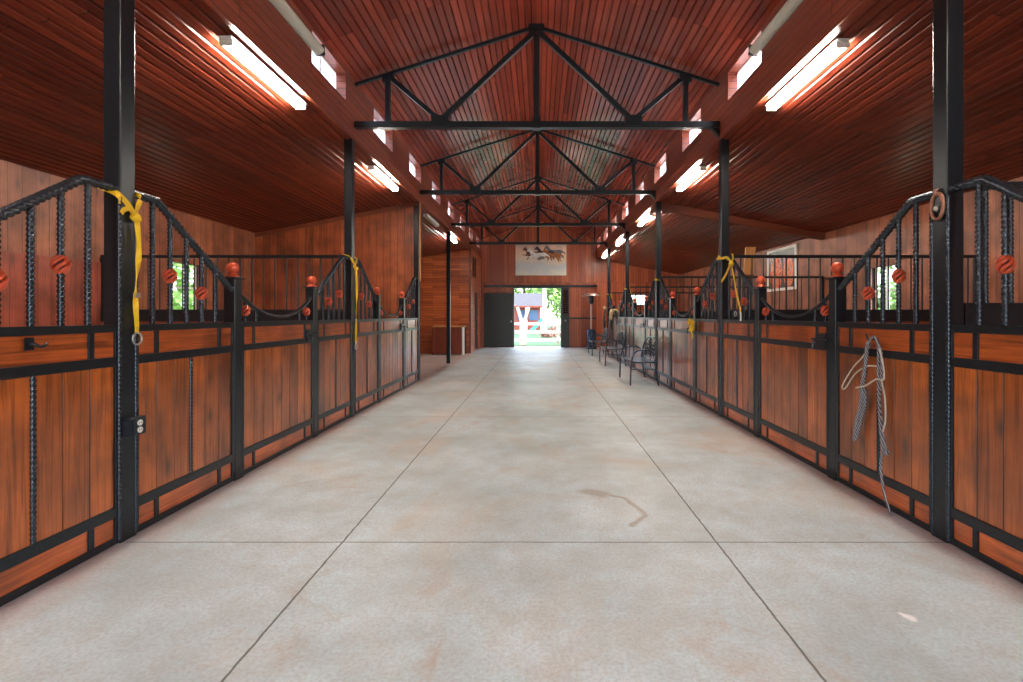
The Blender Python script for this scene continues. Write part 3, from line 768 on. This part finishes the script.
# ribbon and straps on the second post, bench side
o = empty('yellow_ribbon', 'short yellow ribbon ends tied round the top of the post', 'ribbon', (0, 0, 0))
def rib(pts, w, name, mat=None, x=XR-.02, par=None, side=(0, .8, .4)):
    m = MB(); m.ribbon(spline([onR(*p, x) for p in pts], 4), side, w, .004); return m.build(name, mat or M['yellow'], par)
m = MB(); y0, y1 = R[2], R[2]+.1
m.ribbon([(XR-.008, y0-.03, 2.02), (XR-.008, y1+.04, 2.03), (XR+.11, y1+.04, 2.03), (XR+.11, y0-.03, 2.0), (XR-.008, y0-.03, 2.02)], (0, 0, 1), .03, .004); m.build('loop', M['yellow'], o)
rib([(731.5, 263), (727, 257.5), (721, 258.5), (718, 256)], .03, 'tail', par=o, side=(0, .3, 1))
rib([(731.5, 263), (733, 258), (732, 254)], .03, 'tail', par=o)
rib([(731, 262), (728, 270), (724.5, 277), (721.5, 281.5)], .04, 'tail', par=o)
m = MB(); m.ball(onR(731, 264, XR-.022), .028, 12, 8, mod=lambda t, a: 1+.2*math.cos(3*t)); m.build('knot', M['yellow'], o)
o = empty('lead_strap', 'long yellow strap with buckle hanging on the bars beside the ribbon post', 'strap', (0, 0, 0))
rib([(732, 268), (734, 278), (735.5, 288), (737, 296)], .028, 'upper_strap', par=o)
rib([(737, 296), (738.5, 302), (740, 308), (740.5, 312)], .034, 'lower_strap', par=o)
rib([(740.5, 312), (740.8, 317), (740.5, 321)], .03, 'end_sleeve', M['white'], par=o)
m = MB(); c = onR(735.5, 314, XR-.02); m.tube([c+Vector((0, .03*math.cos(a), .03*math.sin(a))) for a in [2*PI*k/20 for k in range(20)]], .006, 6, True); m.build('ring', M['ring'], o)
# yellow bow on the slim post
o = empty('yellow_bow', 'bright yellow bow of webbing tied on the slim gate post', 'bow', (XR-.01, R[2]+1.06, 1.12))
for k, (a, b_, r) in enumerate(((.07, .1, .07), (-.05, .09, .06), (.05, -.05, .06), (-.06, -.03, .05))):
    m = MB(); pts = [(-.02-.02*math.sin(PI*t/8), a*math.sin(PI*t/8)*1.1-.03*math.sin(2*PI*t/8), b_*math.sin(PI*t/8)+.03*math.sin(2*PI*t/8)) for t in range(9)]
    m.ribbon(pts, (-.6, .5, .6), .045, .006); m.build('loop', M['yellow'], o)
m = MB(); m.ball((-.03, 0, .01), .035, 10, 8); m.build('knot', M['yellow'], o)
m = MB(); m.ribbon(spline([(-.03, 0, 0), (-.04, -.02, -.07), (-.035, -.05, -.13), (-.04, -.04, -.17)], 4), (0, 1, .3), .05, .005); m.build('tail', M['yellow'], o)
# small yellow ties on the two farther posts and their like
for i, lab in ((3, 'small yellow tie round the post behind the first metal bench'), (4, 'small yellow tie round the post behind the second metal bench'), (5, 'small yellow tie round the post by the patio heater')):
    o = empty('yellow_tie', lab, 'tie', (XR+.05, R[i]+.05, 2.0), 0)
    m = MB(); m.ribbon([(-.062, -.07, 0), (-.062, .07, .01), (.06, .07, .02), (.06, -.07, 0), (-.062, -.07, 0)], (0, 0, 1), .035, .004); m.build('loop', M['yellow'], o)
    m = MB(); m.ribbon(spline([(.0, -.08, .01), (.05, -.09, .0), (.07, -.085, -.1), (.08, -.08, -.16)], 4), (1, 0, .2), .03, .004); m.build('tail', M['yellow'], o)

# rope halter with lead rope
o = empty('rope_halter', 'grey rope halter with lead rope hanging on the plank panel, its end on the floor', 'halter', (0, 0, 0))
zc = lambda p, x: onR(830+p[0]/3.25, 330+p[1]/3.25, x)
def rp(pts, r, name, mat, x=XR-.02, tw=True):
    P = spline([zc(p, x) for p in pts], 14)
    m = MB(); m.tube(P, r, 8, mod=(lambda t, d: 1+.16*math.cos(2*PI*d/.022-2*t)) if tw else None); return m.build(name, mat, o)
rp([(118, 95), (122, 50), (140, 22), (158, 48), (168, 100), (166, 160), (160, 215), (166, 300), (172, 350), (182, 400)], .0095, 'lead_rope', M['rope'], XR-.022)
rp([(150, 24), (157, 60), (156, 140), (158, 220), (162, 300), (170, 390), (165, 430), (168, 480), (178, 540), (198, 595), (215, 620), (232, 636)], .0085, 'lead_rope', M['rope'], XR-.034)
rp([(122, 40), (116, 100), (104, 190), (98, 250), (86, 300), (80, 358)], .0135, 'twisted_end', M['rope'], XR-.03)
rp([(112, 190), (112, 240), (98, 300), (86, 352)], .0115, 'twisted_end', M['rope'], XR-.018)
rp([(124, 50), (108, 85), (76, 120), (44, 172), (40, 190), (52, 186), (82, 142), (120, 118), (158, 118)], .0055, 'halter_loop', M['rope_w'], XR-.024, False)
rp([(160, 60), (172, 110), (174, 160), (150, 160), (116, 180), (84, 188)], .0055, 'halter_loop', M['rope_w'], XR-.04, False)
rp([(166, 160), (178, 220), (180, 290), (172, 330)], .005, 'halter_loop', M['rope_w'], XR-.045, False)
for p, r in (((104, 198), .02), ((158, 128), .016), ((182, 398), .018), ((126, 52), .014)):
    m = MB(); m.ball(zc(p, XR-.03), r, 12, 8, mod=lambda t, a: 1+.15*math.cos(3*t+3*a)); m.build('knot', M['rope'], o)
m = MB(); m.tube([(XR+.002, zc((140, 20), XR).y, zc((140, 30), XR).z), (XR-.04, zc((140, 20), XR).y, zc((140, 30), XR).z+.005), (XR-.05, zc((140, 20), XR).y, zc((140, 20), XR).z+.02)], .006); m.build('hook', M['steel'], o)

# ------------------------------------------------------------------ metal benches
def make_bench():
    b = empty('garden_bench', '', 'bench', group='cast metal benches by the stalls')
    W, r = 1.16, .015      # along local y, facing -x; back at x=0
    for y in (0, W):
        m = MB(); m.tube(spline([(-.48, y, 0), (-.47, y, .3), (-.44, y, .52), (-.36, y, .63), (-.22, y, .655), (-.08, y, .62), (-.02, y, .56)], 6), r, 8); m.build('arm', M['castiron'], b)
        m = MB(); m.tube(spline([(.04, y, 0), (.0, y, .25), (-.03, y, .42), (0, y, .6)], 6), r, 8); m.build('rear_leg', M['castiron'], b)
    for y in (.0, W):
        m = MB(); m.tube([(-.465, y, .3), (-.02, y, .3)], .009); m.build('stretcher', M['castiron'], b)
    s = MB()
    s.tube([(-.46, 0, .43), (-.46, W, .43), (-.02, W, .42), (-.02, 0, .42)], r, 8, True)
    s.build('seat_frame', M['castiron'], b)
    s = MB()
    for k in range(1, 12): s.bar((-.46+.037*k, 0, .43), (-.46+.037*k, W, .428), .022, .006)
    s.build('seat', M['castiron'], b)
    s = MB()     # oval-topped back hoop
    pts = [(0, .02, .42)]+[(.0+.05*math.sin(PI*k/20), W/2-(W/2-.02)*math.cos(PI*k/20), .60+.27*math.sin(PI*k/20)**.8) for k in range(21)]+[(0, W-.02, .42)]
    s.tube(spline(pts, 2), r, 8); s.tube([(0, .02, .47), (0, W-.02, .47)], .009)
    s.build('back_hoop', M['castiron'], b)
    s = MB()     # pierced leaf pattern
    random.seed(3)
    for k in range(7):
        y = .14+k*(W-.28)/6; h = .60+.25*math.sin(PI*(y/W))**.8
        s.tube(spline([(.01, y, .47), (.02, y+.05, .55), (.03, y-.03, .68), (.045, y+.02*(3-k), h)], 5), .008, 6)
        for z in (.54, .63, .72):
            if z < h-.06:
                for sg in (-1, 1):
                    c = Vector((.02, y+sg*.04, z)); u = Vector((.01, sg*.05, .04)); v = Vector((0, -.015, .02))
                    s.tube([c-u*.7, c-u*.3, c, c+u*.4, c+u*.8], [.003, .010, .014, .010, .003], 6, flat=.6)
    s.build('back_lattice', M['castiron'], b)
    return b
bench = make_bench()
bench.location = (XR-.16, 8.85, 0); bench['label'] = 'dark cast metal bench with pierced oval back, first in line from the rope halter'
dup(bench, (XR-.16, 12.2, 0), 0, 'dark cast metal bench, second in line, halfway to the patio heater')
dup(bench, (XR-.16, 15.2, 0), 0, 'dark cast metal bench, third in line, beside the patio heater')

# ------------------------------------------------------------------ patio heater
h = empty('patio_heater', 'tall steel patio heater with round hood by the end wall', 'heater', (2.0, 18.35, 0))
m = MB(); m.lathe([(.0, .0), (.22, .0), (.22, .06), (.2, .08), (.0, .08)]); m.build('base', M['castiron'], h)
m = MB(); m.lathe([(.0, .08), (.17, .08), (.17, .68), (.15, .74), (.06, .76), (0, .76)]); m.build('tank_housing', M['bluetank'], h)
m = MB(); m.tube([(0, 0, .76), (0, 0, 1.72)], .032, 12); m.build('pole', M['steel_light'], h)
m = MB(); m.lathe([(.0, 1.72), (.06, 1.72), (.1, 1.78), (.11, 1.98), (.09, 2.04), (0, 2.04)]); m.build('burner', M['castiron'], h)
m = MB(); m.lathe([(.37, 2.02), (.37, 2.035), (.25, 2.1), (.1, 2.135), (.01, 2.14), (.01, 2.12), (.1, 2.115), (.25, 2.08)], n=32); m.build('hood', M['steel_light'], h)

# ------------------------------------------------------------------ tack: fleece and straps on the far gate
o = empty('fleece_pad', 'tan fleece pad draped over the far gate rail, dark leather below', 'saddle pad', (XR, 14.75, 1.2))
rings = []
for k in range(13):
    t = k/12; a = PI*t
    x = -.02-.12*math.cos(a)*1.0; z = .12+.15*math.sin(a) if 0 < k < 12 else -.02
    rings.append([(x+.02*math.sin(9*j+k), -.24+.48*j/10, z+.025*math.sin(5*j+2*k)) for j in range(11)]+[(x*.75+.0, -.24+.48*j/10, z-.05) for j in reversed(range(11))])
m = MB(); m.loft(rings); m.build('fleece', M['fleece'], o)
m = MB(); m.tube(spline([(-.1, -.1, .05), (-.13, -.12, -.15), (-.12, -.1, -.35)], 6), [.09, .088, .086, .085, .084, .083, .08, .075, .07, .06, .05, .04, .02], 8, flat=.5); m.build('leather_flap', M['leather'], o)
o = empty('tack_straps', 'dark straps and halters hanging on the slim post beyond the fleece pad', 'tack', (XR-.02, 15.28, 1.45))
for k in range(5):
    dy = -.12+.06*k; m = MB()
    m.ribbon(spline([(0, .0, .05), (-.03, dy*.6, -.12), (-.05, dy, -.4), (-.04, dy*.9, -.65-.05*k), (-.02, dy*.4, -.55)], 5), (0, 1, .2), .035, .006); m.build('strap', M['leather'] if k % 2 else M['bluetank'], o)
m = MB(); m.tube([(.02, 0, .03), (-.05, 0, .04), (-.06, 0, .07)], .008); m.build('hook', M['steel'], o)
o = empty('halter_bundle', 'dark bundle of halters hanging at the heater end post', 'halter', (XR-.06, R[5]+.04, 1.45))
for k in range(5):
    dy = -.1+.05*k; m = MB()
    m.tube(spline([(0, 0, .06), (-.04, dy, -.1), (-.07, dy*1.3, -.4), (-.05, dy, -.62), (-.02, dy*.3, -.35)], 5), .016, 6); m.build('strap', M['leather'] if k != 2 else M['bluetank'], o)
m = MB(); m.ball((-.03, 0, .09), .06, 10, 8); m.build('coil', M['fleece'], o)

# ------------------------------------------------------------------ counter in the bay
c = empty('work_counter', 'low wooden counter with pale top against the tack room boards', 'counter', (-3.5, 15.72, 0))
m = MB(); m.box(0, 1.06, -.02, .5, .9, .94); m.build('counter_top', M['ply'], c)
m = MB(); m.box(.06, .96, .02, .48, .02, .9); m.build('front_panel', M['benchwood'], c)
for x in (.0, .99):
    m = MB(); m.box(x, x+.06, -.01, .06, 0, .9); m.build('leg', M['white'] if x > .5 else M['benchwood'], c)
for x in (.0, .99):
    m = MB(); m.box(x, x+.06, .43, .49, 0, .9); m.build('leg', M['benchwood'], c)

# ------------------------------------------------------------------ poster, plank, feed in stalls
f = empty('framed_poster', 'white framed poster of red and orange shapes on the outer wall', 'poster', (OR-.002, 10.5, 1.87))
fw = MB(); Lp, Zp = 1.35, .99
fw.box(-.03, 0, 0, Lp, 0, .06); fw.box(-.03, 0, 0, Lp, Zp-.06, Zp); fw.box(-.03, 0, 0, .07, .06, Zp-.06); fw.box(-.03, 0, Lp-.07, Lp, .06, Zp-.06); fw.build('frame', M['white'], f)
def poster_mat():
    m, nt, b = newmat('poster_print'); tc = N(nt, 'ShaderNodeTexCoord')
    mp = N(nt, 'ShaderNodeMapping'); mp.inputs['Scale'].default_value = (1, .85, 1); L(nt, tc.outputs['Object'], mp.inputs[0])
    sp = N(nt, 'ShaderNodeSeparateXYZ'); L(nt, tc.outputs['Object'], sp.inputs[0])
    blob = lambda cy, cz, ry, rz: math_node(nt, 'ADD', math_node(nt, 'POWER', math_node(nt, 'DIVIDE', math_node(nt, 'SUBTRACT', sp.outputs[1], cy), ry), 2.), math_node(nt, 'POWER', math_node(nt, 'ABSOLUTE', math_node(nt, 'DIVIDE', math_node(nt, 'SUBTRACT', sp.outputs[2], cz), rz)), 2.))
    nz = N(nt, 'ShaderNodeTexNoise', Scale=5.5, Detail=3.0, Distortion=2.0); L(nt, mp.outputs[0], nz.inputs['Vector'])
    d = math_node(nt, 'MINIMUM', blob(.92, .42, .3, .42), blob(.36, .4, .24, .38))
    d = math_node(nt, 'ADD', d, math_node(nt, 'MULTIPLY', math_node(nt, 'SUBTRACT', nz.outputs['Fac'], .5), 1.2))
    art = ramp(nt, nz.outputs['Fac'], [(.3, lin(120, 60, 80)), (.42, lin(220, 60, 40)), (.52, lin(240, 140, 60)), (.6, lin(190, 130, 140)), (.7, lin(230, 80, 40))])
    L(nt, mixc(nt, ramp(nt, d, [(.8, 1.), (1., 0.)]), lin(40, 54, 46), art), b.inputs['Base Color']); b.inputs['Roughness'].default_value = .3
    return m
m = MB(); m.box(-.018, -.008, .07, Lp-.07, .06, Zp-.06); m.build('print', poster_mat(), f)
o = empty('pale_plank', 'tilted pale wooden plank standing on the divider rail before the framed poster', 'plank', (4.06, R[3]+.04, 2.07), 0)
m = MB(); m.prism([(0, 0), (.19, 0), (.24, .58), (.045, .58)], 'y', -.02, .02); m.build('board', M['ply'], o)
m = MB(); m.box(.0, .19, -.03, .03, 0.0, .03); m.build('foot_cleat', M['trim'], o)

# ------------------------------------------------------------------ horse painting on the end wall
p = empty('horse_painting', 'wide unframed painting of galloping horses in dust above the doorway', 'painting', (-.945, YE-.03, 2.89))
def paint_mat():
    m, nt, b = newmat('dusty_canvas'); tc = N(nt, 'ShaderNodeTexCoord'); sp = N(nt, 'ShaderNodeSeparateXYZ'); L(nt, tc.outputs['Object'], sp.inputs[0])
    nz = N(nt, 'ShaderNodeTexNoise', Scale=2.6, Detail=5.0, Distortion=.8); L(nt, tc.outputs['Object'], nz.inputs['Vector'])
    t = math_node(nt, 'ADD', math_node(nt, 'DIVIDE', sp.outputs[2], 1.35), math_node(nt, 'MULTIPLY', math_node(nt, 'SUBTRACT', nz.outputs['Fac'], .5), .5))
    c = ramp(nt, t, [(.05, lin(226, 226, 214)), (.28, lin(204, 210, 212)), (.5, lin(236, 214, 186)), (.75, lin(238, 200, 168)), (.95, lin(196, 170, 160))])
    L(nt, c, b.inputs['Base Color']); b.inputs['Roughness'].default_value = .5; return m
PW, PH = 2.045, 1.345
m = MB(); m.box(0, PW, 0, .028, 0, PH); m.build('canvas', paint_mat(), p)
def horse(x, z, s, mat, flip=False):
    # side silhouette of a running horse, flat paint on the canvas
    out = [(-.50,.30),(-.46,.36),(-.36,.40),(-.2,.385),(0,.375),(.14,.40),(.24,.50),(.33,.60),(.36,.66),(.385,.62),(.43,.58),(.52,.47),(.50,.43),(.44,.45),(.38,.44),(.33,.36),(.3,.24),(.38,.2),(.47,.24),(.53,.2),(.5,.16),(.44,.2),(.36,.14),(.24,.14),(.22,.06),(.3,-.06),(.26,-.08),(.16,.05),(.12,.14),(-.1,.13),(-.22,.15),(-.28,.06),(-.4,.02),(-.5,-.06),(-.54,-.03),(-.42,.07),(-.36,.14),(-.3,.02),(-.36,-.1),(-.42,-.1),(-.4,-.06),(-.36,.02),(-.42,.16),(-.45,.24),(-.56,.2),(-.66,.1),(-.62,.24),(-.54,.31)]
    cen = (0, .26)
    v = [(x+cen[0]*s, -.001, z+cen[1]*s)]+[(x+a*s*(-1 if flip else 1), -.001, z+b_*s) for a, b_ in out]
    # triangulated by bmesh
    me = MB(); me.add(v[1:], [tuple(range(len(out)))]); ob = me.build('horse_figure', mat, p)
    import bmesh
    bm = bmesh.new(); bm.from_mesh(ob.data); bmesh.ops.triangulate(bm, faces=bm.faces); bm.to_mesh(ob.data); bm.free(); return ob
pc = {k: plain('paint_'+k, c, .6, 0, noise=.35, nscale=9) for k, c in (('bay', lin(112, 66, 48)), ('white', lin(226, 226, 220)), ('dark', lin(64, 56, 62)), ('grey', lin(116, 108, 112)), ('chestnut', lin(166, 100, 56)))}
for i, (x, z, s, k) in enumerate(((.66, .68, .72, 'bay'), (1.53, .74, .74, 'grey'), (1.16, .68, .78, 'dark'), (1.46, .6, .76, 'chestnut'), (.86, .6, .8, 'white'))):
    ob = horse(x, z, s, pc[k], True); ob.location.y = -.0006*i

# ------------------------------------------------------------------ outdoors
m = MB(); m.box(-70, 70, -60, 90, -.3, -.06); struct(m.build('ground', M['grass']), 'sunlit lawn around the barn')
YF = 22.0
def fence(xa, xb, lab):
    f = empty('rail_fence', lab, 'fence', (xa, YF, -.06))
    n = max(1, round((xb-xa)/2.4))
    for z in (.22, .58, .96):
        m = MB(); m.box(0, xb-xa, -.02, .02, z-.065, z+.065); m.build('rail', M['white'], f)
    for k in range(n+1):
        x = (xb-xa)*k/n; m = MB(); m.box(x-.06, x+.06, .02, .14, 0, 1.15); m.build('post', M['white'], f)
fence(-5.6, 5.2, 'white three rail fence across the lawn beyond the doorway')
y = empty('forked_post', 'thick white Y-shaped post standing at the lawn fence', 'post', (-.72, YF-.35, -.06))
m = MB(); m.box(-.15, .15, -.1, .1, 0, 1.2); m.build('shaft', M['white'], y, bevel=.01)
for s in (-1, 1):
    m = MB(); m.bar((s*.07, 0, 1.1), (s*.26, 0, 1.72), .14, .16, (0, 1, 0)); m.build('fork_arm', M['white'], y)
hs = empty('playhouse', 'red-brown playhouse with grey shingle roof behind the white fence', 'playhouse', (-3.2, 38, -.06))
m = MB(); m.box(-1.2, 3.3, 0, 3, .2, 2.0); m.build('wall', M['redwall'], hs)
m = MB(); m.prism([(-.5, 2.05), (3.5, 2.05), (1.5, 3.15)], 'x', -1.6, 3.65); m.build('roof', M['grey_roof'], hs)
m = MB(); m.box(-1.6, 3.65, -.55, -.48, 1.95, 2.08); m.build('eave_board', M['redwall'], hs)
for x in (.3, 1.5, 2.4):
    m = MB(); m.box(x, x+.75, -.03, .02, .95, 1.75); m.build('window', M['blueglass'], hs)
for x in (-.3, 2.2, 3.4):
    m = MB(); m.box(x-.07, x+.07, -.52, -.4, 0, 1.97); m.build('porch_post', M['white'], hs)
sl_ = empty('slide', 'teal plastic slide in front of the playhouse', 'slide', (.1, 36.5, -.06))
m = MB(); m.ribbon(spline([(.55, .4, 1.25), (.3, .2, 1.2), (-.3, -.3, .55), (-.7, -.6, .2), (-1., -.8, .15)], 5), (-.5, .8, 0), .55, .05); m.build('chute', M['teal'], sl_)
m = MB(); m.bar((.5, .4, 0), (.5, .4, 1.25), .1, .1); m.build('leg', M['teal'], sl_)
def tree(x, y, hgt, r, trunk_r, lab, mat, bark, n, seed, cz=.65, leaf=.16):
    random.seed(seed)
    t = empty('tree', lab, 'tree', (x, y, -.06))
    m = MB(); m.tube(spline([(0, 0, 0), (.05, .02, hgt*.3), (-.04, 0, hgt*.6), (.03, 0, hgt*.9)], 5), [trunk_r*(1-.6*k/15) for k in range(16)], 8); m.build('trunk', bark, t)
    m = MB()
    blobs = [(random.gauss(0, r*.5), random.gauss(0, r*.5), hgt*cz+random.uniform(-.42, .35)*hgt, r*random.uniform(.35, .6)) for _ in range(16)]
    for _ in range(n):
        bx, by, bz, br = random.choice(blobs); a, e = random.uniform(0, 2*PI), random.uniform(-1, 1); q = br*random.uniform(.6, 1)
        c = Vector((bx+q*math.cos(a)*math.sqrt(1-e*e), by+q*math.sin(a)*math.sqrt(1-e*e), max(.3, bz+q*e)))
        u = Vector((random.gauss(0,1), random.gauss(0,1), random.gauss(0,1))).normalized(); v = u.orthogonal().normalized()
        l = leaf*random.uniform(.6, 1.2)
        m.add([c-u*l, c-v*l*.5, c+u*l, c+v*l*.5], [(0,1,2,3)])
    fo = m.build('foliage', mat, t); fo['kind'] = 'stuff'; return t
tree(.35, 33, 7, .5, .17, 'pale trunked slim tree beside the slide', M['leaf'], M['bark'], 500, 1, .85)
tree(2.2, 44, 8, 2.3, .2, 'broad leafy green tree behind the pale trunk', M['leaf'], M['brownbark'], 2600, 2, .5, .25)
tree(-1.6, 52, 8.5, 2.6, .22, 'leafy green tree rising over the playhouse roof', M['leaf'], M['brownbark'], 2600, 3, .5, .28)
tree(5.6, 50, 9, 2.8, .25, 'leafy green tree farther along behind the broad one', M['leaf'], M['brownbark'], 2200, 4, .5, .28)
tree(12.5, 18, 6, 2.2, .2, 'green tree outside the stall window of the bench side', M['leaf'], M['brownbark'], 1800, 5, .45, .22)
tree(-13.5, 17, 6, 2.2, .2, 'green tree outside the stall window of the outlet side', M['leaf'], M['brownbark'], 1500, 6, .45, .22)
def shrub(x, y, s, lab, seed, mat):
    random.seed(seed); t = empty('shrub', lab, 'shrub', (x, y, -.06)); m = MB()
    for _ in range(260):
        a, e = random.uniform(0, 2*PI), random.uniform(0, 1); q = s*random.uniform(.5, 1)
        c = Vector((q*math.cos(a)*math.sqrt(1-e*e), q*math.sin(a)*math.sqrt(1-e*e), .05+q*e*1.1)); u = Vector((random.gauss(0,1), random.gauss(0,1), random.gauss(0,1))).normalized(); v = u.orthogonal().normalized(); l = .09
        m.add([c-u*l, c-v*l*.5, c+u*l, c+v*l*.5], [(0,1,2,3)])
    f = m.build('foliage', mat, t); f['kind'] = 'stuff'
    m = MB(); m.tube([(0, 0, 0), (0, 0, s*.7)], .04, 6); m.build('stem', M['brownbark'], t)
shrub(.95, 30, .55, 'russet shrub behind the fence below the pale trunk', 1, M['shrubleaf'])
shrub(2.1, 31.5, .65, 'russet shrub behind the fence near the louvred door edge', 2, M['shrubleaf'])
shrub(.45, 29, .4, 'low russet shrub behind the fence by the slide', 3, M['shrubleaf'])

# ------------------------------------------------------------------ light
w = bpy.data.worlds.new('sky'); sc.world = w; w.use_nodes = True; nt = w.node_tree
sky = N(nt, 'ShaderNodeTexSky', sky_type='NISHITA'); sky.sun_disc = False; sky.sun_elevation = math.radians(52); sky.sun_rotation = math.radians(100); sky.air_density = 1; sky.dust_density = 2.5; sky.ozone_density = 1
bg = nt.nodes['Background']; 
col = mixc(nt, .25, sky.outputs[0], (6.0, 6.0, 6.0, 1)); L(nt, col, bg.inputs[0]); bg.inputs[1].default_value = .75
sun = bpy.data.lights.new('sun', 'SUN'); sun.energy = .8; sun.angle = math.radians(1); sun.color = (1, .95, .87)
so = bpy.data.objects.new('sun', sun); C.objects.link(so)
az, el = math.radians(97), math.radians(58)     # from the +x side
dirv = Vector((math.sin(az)*math.cos(el), math.cos(az)*math.cos(el), math.sin(el))); so.rotation_euler = dirv.to_track_quat('Z', 'Y').to_euler(); so.location = (20, 0, 30)
def portal(name, loc, rot, sx, sy):
    l = bpy.data.lights.new(name, 'AREA'); l.shape = 'RECTANGLE'; l.size = sx; l.size_y = sy; l.cycles.is_portal = True
    o = bpy.data.objects.new(name, l); C.objects.link(o); o.location = loc; o.rotation_euler = rot
portal('portal_back', (0, Y0-.15, 1.46), (-PI/2, 0, PI), 4.4, 2.95)     # light enters toward +y
portal('portal_door', ((DO[0]+DO[1])/2, YE+.2, 1.2), (-PI/2, 0, 0), 2.0, 2.4)

# ------------------------------------------------------------------ camera
cam = bpy.data.cameras.new('camera'); co = bpy.data.objects.new('camera', cam); C.objects.link(co)
co.location = (0, 0, H); co.rotation_euler = (PI/2, 0, 0)
cam.sensor_width = 36; cam.lens = 480/1023*36; cam.shift_x = -27.5/1023; cam.shift_y = -26/1023; cam.clip_start = .05; cam.clip_end = 300
sc.camera = co
sc.view_settings.view_transform = 'Standard'; sc.view_settings.look = 'None'; sc.view_settings.exposure = 1.28; sc.view_settings.gamma = 1; sc.view_settings.use_curve_mapping = False
